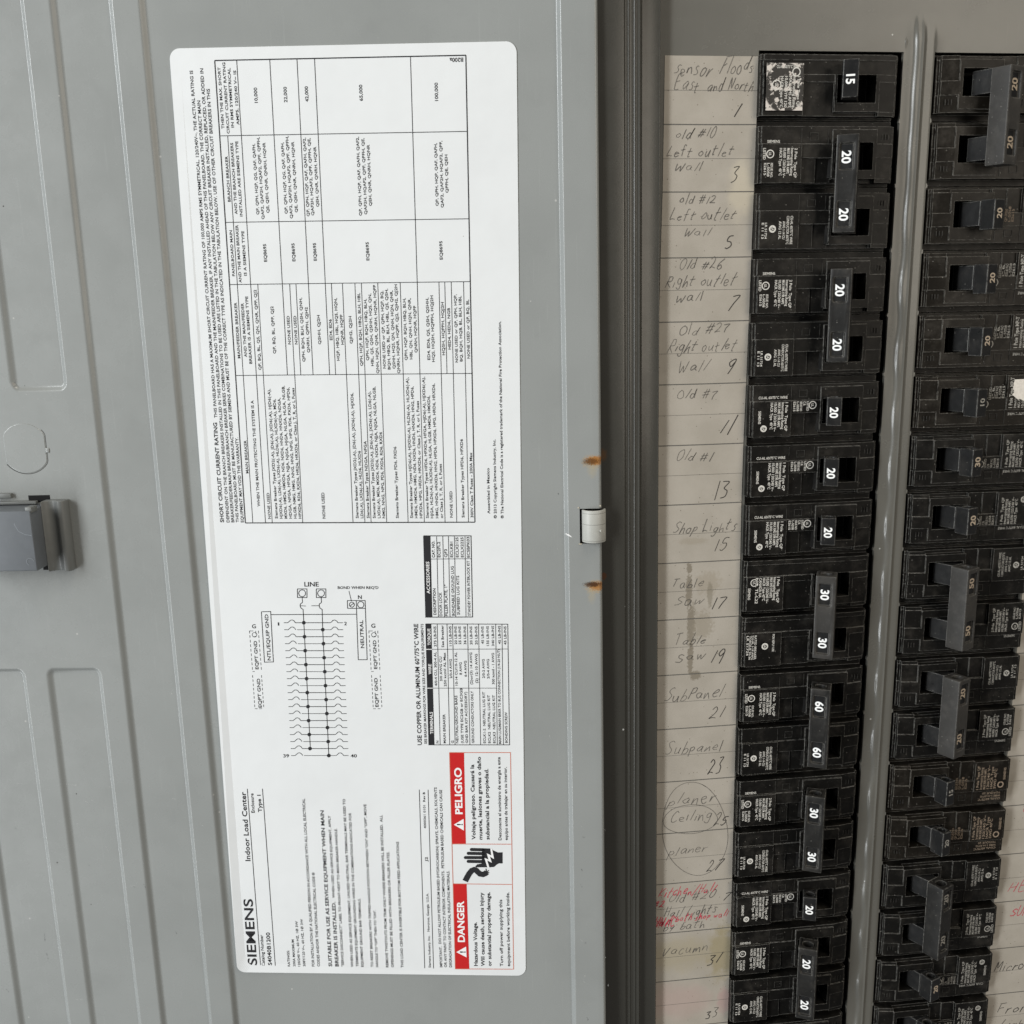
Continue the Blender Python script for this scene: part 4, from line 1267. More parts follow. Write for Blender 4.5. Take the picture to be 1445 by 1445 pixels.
LABEL_FILLS = [['accessories_table', [[91.91, 191.14],
[94.77, 191.15],
[94.6, 226.47],
[91.8, 226.48]],0],
['torque_table', [[91.69, 229.44],
[94.06, 229.44],
[93.93, 284.42],
[91.46, 284.44]],0],
['danger_panel', [[100.39, 287.98],
[106.73, 287.95],
[106.62, 331.34],
[100.56, 331.39]],2],
['danger_panel', [[100.5, 351.09],
[106.56, 351.02],
[106.88, 393.93],
[100.48, 394.02]],2],
['danger_panel', [[101.48, 322.2],
[105.88, 319.36],
[105.87, 324.98]],4],
['danger_panel', [[101.17, 385.4],
[105.64, 382.54],
[105.75, 388.03]],4],
['danger_panel', [[109.03, 333.43],
[108.76, 333.48],
[108.53, 333.64],
[108.37, 333.89],
[108.3, 334.18],
[108.34, 334.47],
[108.49, 334.72],
[108.7, 334.89],
[108.97, 334.95],
[114.36, 335.04],
[114.63, 334.99],
[114.86, 334.83],
[115.02, 334.58],
[115.09, 334.29],
[115.04, 334.0],
[114.9, 333.75],
[114.68, 333.58],
[114.42, 333.52]],0],
['danger_panel', [[107.6, 335.3],
[107.33, 335.36],
[107.1, 335.52],
[106.94, 335.76],
[106.87, 336.06],
[106.91, 336.35],
[107.06, 336.6],
[107.28, 336.77],
[107.54, 336.83],
[114.33, 336.9],
[114.6, 336.85],
[114.83, 336.68],
[114.99, 336.44],
[115.05, 336.15],
[115.01, 335.85],
[114.87, 335.6],
[114.65, 335.44],
[114.39, 335.37]],0],
['danger_panel', [[106.28, 337.37],
[106.01, 337.43],
[105.78, 337.59],
[105.63, 337.84],
[105.56, 338.14],
[105.61, 338.43],
[105.75, 338.68],
[105.98, 338.84],
[106.24, 338.9],
[114.31, 338.86],
[114.58, 338.8],
[114.81, 338.64],
[114.96, 338.39],
[115.02, 338.09],
[114.97, 337.8],
[114.83, 337.55],
[114.61, 337.39],
[114.34, 337.33]],0],
['danger_panel', [[107.52, 339.22],
[107.25, 339.28],
[107.02, 339.44],
[106.86, 339.69],
[106.79, 339.98],
[106.83, 340.27],
[106.97, 340.52],
[107.19, 340.69],
[107.46, 340.75],
[114.26, 340.83],
[114.53, 340.77],
[114.76, 340.61],
[114.92, 340.36],
[114.99, 340.07],
[114.94, 339.77],
[114.8, 339.52],
[114.58, 339.35],
[114.32, 339.29]],0],
['danger_panel', [[113.75, 333.52],
[117.88, 333.62],
[118.82, 334.57],
[120.8, 335.5],
[122.89, 335.38],
[122.82, 340.83],
[121.25, 340.85],
[120.15, 341.48],
[119.04, 342.6],
[117.08, 342.81],
[113.37, 342.85],
[110.75, 342.88],
[110.63, 342.3],
[111.43, 341.43],
[113.49, 340.93]],0],
['danger_panel', [[117.44, 333.63],
[118.23, 333.62],
[119.02, 338.77],
[117.17, 337.45],
[118.03, 340.55],
[115.96, 339.37],
[116.86, 342.81],
[115.99, 342.82],
[114.76, 338.19],
[116.57, 338.98],
[115.8, 335.93],
[117.83, 336.96]],4],
['wiring_diagram', [[40.43, 228.96],
[40.3, 229.39],
[39.98, 229.7],
[39.56, 229.81],
[39.15, 229.7],
[38.87, 229.39],
[38.78, 228.96],
[38.92, 228.53],
[39.23, 228.22],
[39.65, 228.11],
[40.06, 228.22],
[40.34, 228.53]],0],
['wiring_diagram', [[48.4, 232.07],
[48.27, 232.5],
[47.96, 232.81],
[47.54, 232.92],
[47.13, 232.81],
[46.85, 232.5],
[46.76, 232.07],
[46.89, 231.64],
[47.21, 231.33],
[47.62, 231.21],
[48.03, 231.33],
[48.32, 231.64]],0],
['wiring_diagram', [[40.39, 235.2],
[40.26, 235.63],
[39.94, 235.94],
[39.52, 236.06],
[39.12, 235.94],
[38.83, 235.63],
[38.74, 235.2],
[38.88, 234.77],
[39.2, 234.46],
[39.61, 234.34],
[40.02, 234.46],
[40.31, 234.77]],0],
['wiring_diagram', [[48.39, 238.32],
[48.25, 238.75],
[47.94, 239.07],
[47.52, 239.18],
[47.11, 239.07],
[46.83, 238.75],
[46.74, 238.32],
[46.87, 237.89],
[47.19, 237.58],
[47.6, 237.46],
[48.01, 237.58],
[48.3, 237.89]],0],
['wiring_diagram', [[40.36, 241.47],
[40.22, 241.9],
[39.9, 242.22],
[39.48, 242.34],
[39.08, 242.22],
[38.79, 241.91],
[38.7, 241.48],
[38.84, 241.04],
[39.16, 240.73],
[39.58, 240.61],
[39.98, 240.73],
[40.27, 241.04]],0],
['wiring_diagram', [[48.37, 244.61],
[48.24, 245.04],
[47.92, 245.36],
[47.5, 245.48],
[47.09, 245.36],
[46.8, 245.04],
[46.71, 244.61],
[46.85, 244.18],
[47.16, 243.86],
[47.58, 243.75],
[47.99, 243.86],
[48.28, 244.18]],0],
['wiring_diagram', [[40.32, 247.79],
[40.19, 248.22],
[39.87, 248.54],
[39.45, 248.66],
[39.04, 248.54],
[38.75, 248.22],
[38.66, 247.79],
[38.8, 247.35],
[39.12, 247.04],
[39.54, 246.92],
[39.95, 247.03],
[40.23, 247.35]],0],
['wiring_diagram', [[48.35, 250.93],
[48.22, 251.37],
[47.9, 251.69],
[47.48, 251.81],
[47.07, 251.69],
[46.78, 251.37],
[46.69, 250.94],
[46.82, 250.5],
[47.14, 250.18],
[47.56, 250.07],
[47.97, 250.18],
[48.26, 250.5]],0],
['wiring_diagram', [[40.29, 254.13],
[40.15, 254.57],
[39.83, 254.89],
[39.41, 255.01],
[39.0, 254.89],
[38.71, 254.58],
[38.62, 254.14],
[38.76, 253.7],
[39.08, 253.38],
[39.5, 253.26],
[39.91, 253.38],
[40.2, 253.7]],0],
['wiring_diagram', [[48.33, 257.3],
[48.2, 257.74],
[47.88, 258.06],
[47.46, 258.18],
[47.05, 258.06],
[46.76, 257.74],
[46.67, 257.3],
[46.8, 256.87],
[47.12, 256.54],
[47.54, 256.43],
[47.95, 256.54],
[48.24, 256.86]],0],
['wiring_diagram', [[40.25, 260.52],
[40.12, 260.96],
[39.79, 261.28],
[39.37, 261.4],
[38.96, 261.29],
[38.67, 260.97],
[38.58, 260.53],
[38.72, 260.09],
[39.04, 259.77],
[39.46, 259.65],
[39.87, 259.76],
[40.16, 260.08]],0],
['wiring_diagram', [[48.31, 263.7],
[48.18, 264.14],
[47.86, 264.46],
[47.44, 264.58],
[47.02, 264.47],
[46.73, 264.15],
[46.64, 263.71],
[46.78, 263.27],
[47.1, 262.94],
[47.52, 262.82],
[47.93, 262.94],
[48.22, 263.26]],0],
['wiring_diagram', [[40.21, 266.95],
[40.08, 267.39],
[39.76, 267.71],
[39.33, 267.83],
[38.92, 267.72],
[38.63, 267.39],
[38.54, 266.95],
[38.68, 266.51],
[39.0, 266.19],
[39.42, 266.07],
[39.84, 266.18],
[40.13, 266.51]],0],
['wiring_diagram', [[48.3, 270.14],
[48.16, 270.58],
[47.84, 270.91],
[47.41, 271.03],
[47.0, 270.91],
[46.71, 270.59],
[46.62, 270.15],
[46.75, 269.7],
[47.08, 269.38],
[47.5, 269.26],
[47.91, 269.37],
[48.2, 269.7]],0],
['wiring_diagram', [[40.18, 273.41],
[40.04, 273.86],
[39.72, 274.18],
[39.29, 274.3],
[38.88, 274.19],
[38.59, 273.86],
[38.5, 273.42],
[38.63, 272.97],
[38.96, 272.65],
[39.39, 272.53],
[39.8, 272.64],
[40.09, 272.97]],0],
['wiring_diagram', [[48.28, 276.62],
[48.14, 277.06],
[47.82, 277.39],
[47.39, 277.51],
[46.98, 277.4],
[46.69, 277.07],
[46.6, 276.63],
[46.73, 276.18],
[47.05, 275.85],
[47.48, 275.73],
[47.89, 275.85],
[48.19, 276.17]],0],
['wiring_diagram', [[40.14, 279.91],
[40.01, 280.36],
[39.68, 280.69],
[39.25, 280.81],
[38.84, 280.69],
[38.55, 280.37],
[38.46, 279.92],
[38.59, 279.47],
[38.92, 279.14],
[39.35, 279.02],
[39.76, 279.14],
[40.05, 279.47]],0],
['wiring_diagram', [[48.26, 283.13],
[48.12, 283.58],
[47.8, 283.91],
[47.37, 284.04],
[46.96, 283.92],
[46.66, 283.59],
[46.57, 283.14],
[46.71, 282.69],
[47.03, 282.37],
[47.46, 282.24],
[47.87, 282.36],
[48.17, 282.69]],0],
['wiring_diagram', [[40.1, 286.45],
[39.97, 286.9],
[39.64, 287.24],
[39.21, 287.36],
[38.8, 287.24],
[38.5, 286.91],
[38.41, 286.46],
[38.55, 286.01],
[38.88, 285.68],
[39.31, 285.56],
[39.72, 285.68],
[40.02, 286.0]],0],
['wiring_diagram', [[48.24, 289.69],
[48.1, 290.14],
[47.78, 290.47],
[47.35, 290.6],
[46.93, 290.48],
[46.64, 290.15],
[46.55, 289.7],
[46.68, 289.25],
[47.01, 288.92],
[47.44, 288.79],
[47.85, 288.91],
[48.15, 289.24]],0]]


# ------------------------------------------------------------------ wall and enclosure behind
v, f = box((-700, -700, -90), (700, 1100, -86)); w = mesh_obj('wall', v, f, paint('wall_paint', base=(.34, .33, .30), rough=.8, chips=False)); w['kind'] = 'structure'
enc = thing('breaker_enclosure', 'dark steel box interior seen only as black gaps around the breakers', 'enclosure')
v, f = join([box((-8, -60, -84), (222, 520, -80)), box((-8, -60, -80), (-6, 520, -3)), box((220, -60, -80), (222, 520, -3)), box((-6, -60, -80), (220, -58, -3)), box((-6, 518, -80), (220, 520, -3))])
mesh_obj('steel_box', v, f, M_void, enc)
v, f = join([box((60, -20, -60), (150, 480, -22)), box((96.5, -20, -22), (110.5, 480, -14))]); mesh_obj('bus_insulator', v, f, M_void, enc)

# ------------------------------------------------------------------ dead front cover
OPY0, OPY1 = -1.9, 506.0
OL0, OL1, OR0, OR1 = 38.25, 97.9, 110.7, 168.9
cover = thing('dead_front_cover', 'grey painted inner cover around the two columns of breakers, with a raised centre rib', 'panel cover')
def sheet(name, us, vs, hf, hole, m, parent, thick=1.2):
    nu, nv = len(us), len(vs); verts = []; faces = []
    for j, vv in enumerate(vs):
        for i, uu in enumerate(us): verts.append(P(uu, vv, hf(uu, vv)))
    edge = {}
    for j in range(nv - 1):
        for i in range(nu - 1):
            if hole((us[i] + us[i + 1]) / 2, (vs[j] + vs[j + 1]) / 2): continue
            q = (j * nu + i, (j + 1) * nu + i, (j + 1) * nu + i + 1, j * nu + i + 1); faces.append(q)
            for a, b in zip(q, q[1:] + q[:1]): edge[(a, b)] = 1
    o = {}
    def lo(i):
        if i not in o: x, y, z = verts[i]; o[i] = len(verts); verts.extend([(x, y + thick, z), (x, y, z)])
        return o[i]
    for (a, b) in list(edge):
        if (b, a) not in edge: faces.append((lo(b) + 1, lo(a) + 1, lo(a), lo(b)))
    return mesh_obj(name, verts, faces, m, parent, True)
def gauss(x, s): return math.exp(-(x / s) ** 2)
def ss(x, a, b): t = min(1, max(0, (x - a) / (b - a))); return t * t * (3 - 2 * t)
def rib_h(u, v):
    if u < 98 or u > 111 or v < -16: 
        k = 0
    else: k = ss(v, -17, -5)
    wv = (math.sin(2 * math.pi * (v + 6) / 25.4 + .6 * math.sin(v / 31)) + .4 * math.sin(v / 5.3)) * (.25 + .75 * ss(v, 40, 130))
    a = u - .42 * wv * (1 if 98.3 < u < 105 else 0) * (1 - ss(u, 103.5, 105))
    s = 1.25 * (.10 * ss(a, 98.4, 101.6) + .90 * ss(a, 101.7, 103.5 + .3 * wv)) * (1 - .10 * wv * gauss(u - 103, 2))
    s -= .45 * ss(u, 105.9, 107.2) + .30 * ss(u, 109.6, 110.9)
    s += .36 * gauss(u - 105.4, .36)
    wav = 0
    lip = .35 * (gauss(v + 1.5, 2.2) if v < 0 and (38 < u < 98 or 111 < u < 169) else 0)
    return k * s + wav + 0 * lip
us = sorted(set([-9.5, -5, 0, 10, 25, OL0, 60, 80, 90, 95, OL1, 98.4, 99, 99.6, 100.2, 100.8, 101.4, 101.7, 101.9, 102.15, 102.4, 102.65, 102.9, 103.15, 103.35, 103.6, 104.1, 104.6, 104.9, 105.2, 105.4, 105.6, 105.8, 106, 106.3, 106.6, 107, 107.4, 107.9, 108.4, 109, 109.6, 110.2, OR0, 112, 120, 140, 160, OR1, 175, 190, 207, 222]))
vs = [-60, -40, -25, -20] + [-17 + i * .75 for i in range(20)] + [OPY0, 0] + [i * 3.0 + 2 for i in range(168)] + [OPY1, 540]
vs = sorted(set(vs)); vs = [x for i, x in enumerate(vs) if i == 0 or x - vs[i - 1] > .2 or x in (OPY0, OPY1)]
cs = sheet('cover_sheet', us, vs, rib_h, lambda u, v: OPY0 < v < OPY1 and (OL0 < u < OL1 or OR0 < u < OR1), M_cover, cover, 1.6)
# bent nubs left by the knocked-out filler plates on the opening edges
nb = []
for k in range(20):
    for x, s in ((OL1, -1), (OR0, 1)):
        y = -1.5 + 25.4 * k + random.uniform(-.4, .4)
        if k == 0: continue
        h0 = rib_h(x, y); q = [(x - s * .2, y - 1.1), (x + s * random.uniform(.25, .6), y - .5), (x + s * random.uniform(.3, .6), y + .6), (x - s * .2, y + 1.2)]
        vv = [P(a, b, h0 + .05) for a, b in q] + [P(a, b, h0 - 1.3) for a, b in q]
        nb.append((vv, [(0, 1, 2, 3), (7, 6, 5, 4), (0, 4, 5, 1), (1, 5, 6, 2), (2, 6, 7, 3), (3, 7, 4, 0)]))
v, f = join(nb); o = mesh_obj('filler_plate_nub', v, f, M_cover, cover); o['kind'] = 'stuff'; fix(o)
for x0, x1, y in ((98.1, 99.0, -6.0), (110.4, 111.3, -5.0)):
    v, f = [P(x0, y, .02), P(x0 + .5, y - 1.6, .06), P(x1, y, .02), P(x0 + .6, y + 3.6, .02), P((x0 + x1) / 2, y + .3, .55)], [(0, 4, 1), (1, 4, 2), (2, 4, 3), (3, 4, 0)]
    o = mesh_obj('corner_burr', v, f, M_cover, cover, True)

# directory cards
SL = [0.6, 0.55, 0.44, -0.01, -0.29, -0.42, -0.72, -0.75, -0.58, -0.5, -0.17, -0.03, 0.14, 0.18, 0.4, 0.55, 0.66, .7, .7, .7, .7]
SR = [38.14, 38.06, 37.9, 37.7, 37.5, 37.2, 36.85, 36.8, 37.05, 37.15, 37.4, 37.4, 37.6, 37.7, 37.9, 38.0, 38.0, 38, 38, 38, 38]
def card(name, L, R, mt, label):
    verts = []; faces = []; K = len(L)
    for k in range(K):
        for x in (L[k], R[k]): verts += [P(x, 25.4 * k + .3, .22), P(x, 25.4 * k + .3, .02)]
    for k in range(K - 1):
        a = 4 * k; b = a + 4; faces += [(a, b, b + 2, a + 2), (a + 1, b + 1, b, a), (a + 2, b + 2, b + 3, a + 3)]
    faces.append((0, 2, 3, 1)); o = mesh_obj(name, verts, faces, mt, cover); o['label'] = label; return o
c1 = card('directory_card', SL, SR, M_paper, 'tan circuit directory card left of the breakers, pencilled, with a grease streak halfway down')
c2 = card('directory_card', [169.6] * 21, [207.5] * 21, M_paper2, 'tan circuit directory card at the right edge with red and pencilled notes')
rl = Print()
for k in range(1, 20):
    x0 = SL[k]; x1 = SR[k]; y = 25.4 * k + .1; rl.line([(x0, y), ((x0 + x1) / 2, y + .06), (x1, y)], .26, .42)
for k in range(0, 20):
    x0 = (SL[k] + SL[k + 1]) / 2; x1 = (SR[k] + SR[k + 1]) / 2; y = 25.4 * k + 12.9; rl.line([(x0, y), (x1, y)], .26, .13)
rl.build('ruled_lines', M_rule, c1)['kind'] = 'stuff'
rl = Print()
for k in range(1, 20): rl.line([(169.7, 25.4 * k + .1), (207.4, 25.4 * k + .1)], .26, .42)
for k in range(0, 20): rl.line([(169.7, 25.4 * k + 12.9), (207.4, 25.4 * k + 12.9)], .26, .13)
rl.build('ruled_lines', M_rule, c2)['kind'] = 'stuff'
pc, pn, rp = Print(), Print(), Print()
NW = .27
WR = [(pc, 'sensor', 4.0, 7.0, 5.2, 15, -.02), (pc, 'Floods', 22.5, 6.8, 5.4, 13.5, .10), (pc, 'East', 4.2, 13.2, 5.0, 10, 0), (pc, 'and North', 17.6, 12.8, 4.5, 18.5, .0), (pn, '1', 28.2, 23.5, 6.6, 1, 0)]
def cell(k, rows, num=None, nx=27.5, nv=21.5, nh=6):
    for s, x, y, h, l in rows: WR.append((pc, s, x, 25.4 * k + y, h, l, .015))
    if num: WR.append((pn, num, nx, 25.4 * k + nv, nh, 2.2 * len(num) + (1.4 if len(num) > 1 else .8), .03))
cell(1, [('old #10', 5.2, 5.0, 3.8, 16), ('Left outlet', 1.8, 12.0, 4.2, 27), ('Wall', 5, 17.6, 3.4, 11)], '3', 27.5, 22.5, 6)
cell(2, [('old #12', 7, 4.6, 3.6, 15), ('Left outlet', 3.4, 10.8, 4.2, 27), ('Wall', 9, 17.2, 3.4, 11)], '5', 26, 22.8, 6.6)
cell(3, [('Old #26', 7.4, 4.8, 3.8, 18), ('Right outlet', 2, 11.4, 4.4, 29), ('Wall', 6.5, 17.4, 3.6, 11)], '7', 27.8, 21.5, 6.5)
cell(4, [('Old #27', 8, 5.2, 4.0, 21), ('Right outlet', 3.2, 12.3, 4.6, 29), ('Wall', 7.8, 20.2, 4.0, 12)], '9', 27.2, 22, 7)
cell(5, [('Old #7', 7.5, 6.4, 4.4, 17)], '11', 25.4, 21.6, 7)
cell(6, [('Old #1', 7.2, 7.0, 4.2, 16)], '13', 24.2, 23.5, 7)
cell(7, [('Shop Lights', 6.5, 12.6, 4.8, 28)], '15', 25, 20.8, 6)
cell(8, [('Table', 6.6, 11.2, 4.6, 14), ('Saw', 7.8, 19.2, 4.6, 13)], '17', 24.6, 21.2, 6)
cell(9, [('Table', 8.4, 11.6, 4.6, 14), ('Saw', 9, 19.4, 4.6, 13)], '19', 24.6, 21, 6)
cell(10, [('SubPanel', 4.2, 12.2, 5.8, 26)], '21', 24.8, 21.6, 4.5)
cell(11, [('Subpanel', 5.0, 12.4, 5.4, 26)], '23', 24.8, 22.5, 6.6)
cell(12, [('planer', 6.5, 11.6, 5.8, 22), ('Ceiling', 7.8, 20.2, 5.2, 19)], '25', 28.2, 23.2, 5.5)
cell(13, [('planer', 7.2, 11.2, 5.4, 18)], '27', 25.6, 21, 5.5)
cell(14, [('Old #20', 7.2, 9.8, 4.6, 22), ('Hall Lights', 5.4, 17.4, 4.4, 25), ('by bath', 5.2, 24.2, 4.0, 20)], '7', 33, 11.5, 4)
cell(15, [('Vacumn', 4.8, 11.6, 5.2, 22)], '31', 26.5, 18.6, 4.5)
cell(16, [], '33', 26.5, 22, 5)
cell(17, [('Freezer', 5, 11, 5, 20)], '35', 26, 21, 5)
for pr, s, x, y, h, l, sl in WR:
    q = Print(); hand(q, s, x, y, .30, h, l, sl, .27 if pr is pc else .33); q.build('pencil_note' if pr is pc else 'circuit_number', M_pencil if pr is pc else M_pen, c1)
for s, x, y, h, l in (('Kitchen/Hall', 2.6, 6.8, 4.6, 27), ('#2', .6, 11.5, 3.8, 5), ('Half', 1.0, 21.4, 4.2, 8.5), ('bath shop wall', 11.0, 20.0, 3.4, 25), ('HVAC', 1.8, 21.9, 4.0, 9)): q = Print(); hand(q, s, x, 25.4 * 14 + y, .31, h, l, .03, .34); q.build('red_note', M_redpen, c1)
for (cx, cy, rx, ry) in ((17.4, 25.4 * 12 + 19.3, 12.6, 7.2), (19.6, 25.4 * 12 + 24.5, 15.2, 23.5)):
    pts = [(cx + rx * math.cos(t) * (1 + .03 * math.sin(3 * t)) - .12 * ry * math.sin(t) * -1, cy + ry * math.sin(t)) for t in [2 * math.pi * i / 48 - 1.2 for i in range(50)]]
    pc.line(pts, .30, .20)
pc.build('drawn_circle', M_pencil, c1)['kind'] = 'stuff'
p2, r2 = Print(), Print()
for s, x, y, h, l in (('old #14', 180, 11.6 * 25.4 + 9, 5, 22), ('Hall', 181, 11.6 * 25.4 + 16, 4, 16), ('Garage', 179, 13 * 25.4 + 15, 4, 22), ('Microwave', 172.5, 16 * 25.4 + 12.8, 5.2, 30), ('Front', 176, 17 * 25.4 + 11.2, 5.2, 20), ('Lights', 178, 17 * 25.4 + 20, 5.2, 20)): q = Print(); hand(q, s, x, y, .3, h, l, .0, .32); q.build('pencil_note', M_pen, c2)
for s, x, y, h, l in (('old #9', 180, 12.9 * 25.4 + 6, 4.6, 18), ('HEAT', 176, 14 * 25.4 + 20.2, 5.6, 20), ('SUN ROOM', 178.0, 15 * 25.4 + 8.4, 4.6, 26), ('kitchen', 181, 18 * 25.4 + 1, 4, 18)): q = Print(); hand(q, s, x, y, .31, h, l, .0, .34); q.build('red_note', M_redpen, c2)

# ------------------------------------------------------------------ trim frame (hinge side) and hinge knuckle
DO = (-25.9886, -10.017, -177.411)            # door hinge edge, panel millimetres
trim = thing('hinge_trim', 'grey stepped trim, its colour darkened for shade, running down between open door and directory card', 'panel trim', loc=DO)
trim.rotation_euler = (0, math.radians(-0.5), 0)
T0 = -10.0                                    # dead-front level seen from the door level
prof = [(-3.5, -12), (-3.5, 6.0), (10.2, 6.0), (10.7, 5.9), (11.0, 5.5), (11.4, 5.3), (12.3, 5.25), (12.7, 5.55), (13.0, 5.2), (14.6, 5.1), (15.1, 5.5), (15.6, 5.15), (16.4, 5.25), (16.9, 5.55), (17.3, 5.3), (17.6, 4.4), (18.0, 3.8), (18.5, 3.6), (25.0, 3.1), (25.3, 3.25), (25.6, 3.1), (25.8, 2.6), (25.9, .05), (25.9, -2)]
v, f = extrude_v([(u, nn + T0) for u, nn in prof], -300, 370)
tf = mesh_obj('trim_sheet', v, f, M_trim, trim); fix(tf); bevel(tf, .16, 2, 20); bake(tf); auto_smooth(tf, 50)
# hinge knuckle
R_, N_ = 5.0, 22; pts = []
for i in range(N_ + 1):
    t = math.pi * (1.02 - 1.04 * i / N_); pts.append((-2.9 + R_ * math.cos(t), -2.3 + 4.6 * math.sin(t)))
inner = [(-2.9 + (R_ - 1) * math.cos(math.pi * i / N_), -2.3 + 3.6 * math.sin(math.pi * i / N_)) for i in range(N_ + 1)]
v, f = extrude_v(pts + inner, -1.0, 12.6); kn = mesh_obj('hinge_knuckle', v, f, M_hinge, trim); fix(kn); bevel(kn, .3, 2, 40); bake(kn); auto_smooth(kn, 45); kn['label'] = 'pale curved hinge knuckle poking through the slot in the door edge'
sm = Print()
for yy, ww in ((.2, .12), (4.8, .14), (11.7, .12)):
    for i in range(2, N_ - 2):
        a, b = pts[i], pts[i + 1]
        o = len(sm.v); sm.v += [P(a[0] , yy, a[1] + .03), P(a[0], yy + ww, a[1] + .03), P(b[0], yy + ww, b[1] + .03), P(b[0], yy, b[1] + .03)]; sm.f.append((o, o + 1, o + 2, o + 3))
sm.build('knuckle_seam', flat('seam_line', (.16, .155, .14), .6), kn)  # thin dark seam lines drawn round the knuckle
v, f = box((-1.3, 6.9, 1.9), (-.7, 7.8, 2.75)); nbb = mesh_obj('paint_nub', v, f, M_hinge, kn); bevel(nbb, .2, 2); bake(nbb)

# ------------------------------------------------------------------ door
door = thing('panel_door', 'open grey steel door of the breaker panel with embossed ribs, white printed label and plastic latch', 'panel door')
Rx = Matrix(((0.986859, -0.161344, -0.008784, DO[0] * MM), (-0.161286, -0.986883, 0.006954, DO[1] * MM), (0.009791, 0.005446, 0.999937, DO[2] * MM), (0, 0, 0, 1)))
# object axes: x right along the door, y into it (P puts -n there), z up
door.matrix_world = Matrix(((0.986859, 0.161344, -0.008784, DO[0] * MM), (-0.161286, 0.986883, 0.006954, DO[1] * MM), (0.009791, -0.005446, 0.999937, DO[2] * MM), (0, 0, 0, 1)))
PAN = [(-171.6, -14.5, -292, 352, 1.7), (-205.8, -183.6, -292, 352, 1.5), (-239.2, -217.6, -292, -55.3, 1.3), (-239.2, -217.0, 65.6, 352, 1.3), (-273.4, -251.2, -292, -55.3, 1.3), (-273.4, -250.6, 65.6, 352, 1.3), (-307, -285, -292, 352, 1.3)]
def rr_sdf(u, v, p, r=3.0):
    a, b, c, d = p[:4]; cx, cy = (a + b) / 2, (c + d) / 2; qx = abs(u - cx) - (b - a) / 2 + r; qy = abs(v - cy) - (d - c) / 2 + r
    return math.hypot(max(qx, 0), max(qy, 0)) + min(max(qx, qy), 0) - r
def door_h(u, v):
    h = 0
    for p in PAN:
        s = rr_sdf(u, v, p)
        if s < 1.6:
            w_ = 1.0 if (u > (p[0] + p[1]) / 2 or v > p[3] - 3) else 1.5
            h -= p[4] * (1 - ss(s, -w_, w_))
    if u > -1.4: h -= 1.4 - math.sqrt(max(0, 1.4 ** 2 - (u + 1.4) ** 2))
    h += .07 * math.sin(u / 23 + 1) * math.sin(v / 37)
    return h
us = set([-325, -320, -315, -300, -295, -260, -245, -228, -211, -195, -177, -160, -140, -120, -100, -80, -60, -40, -25, -9.0, -6, -1.4, -1.0, -.6, -.3, -.1, 0, -10, -4])
for p in PAN:
    for e in p[:2]:
        for k in range(-8, 9): us.add(round(e + k * .25, 3))
vs = set(range(-300, 361, 12)) | {-1.5, 13.2}
for e in (-292, 352, -55.3, 65.6):
    for k in range(-18, 19): vs.add(round(e + k * .3, 3))
us = sorted(us); vs = sorted(vs)
ds = sheet('door_sheet', us, vs, door_h, lambda u, v: u > -9.0 and -1.5 < v < 13.2, M_door, door, 1.4)
v, f = join([box((-1.6, -300, -4.6), (-.35, -1.6, -1.25)), box((-1.6, 13.3, -4.6), (-.35, 360, -1.25))]); o = mesh_obj('return_flange', v, f, M_door, door)
v, f = join([box((-9.3, -2.0, -4.4), (-8.9, 13.6, -.05)), box((-9.0, -1.9, -3.9), (-.5, 13.5, -3.6))]); mesh_obj('hinge_slot', v, f, M_void, door)
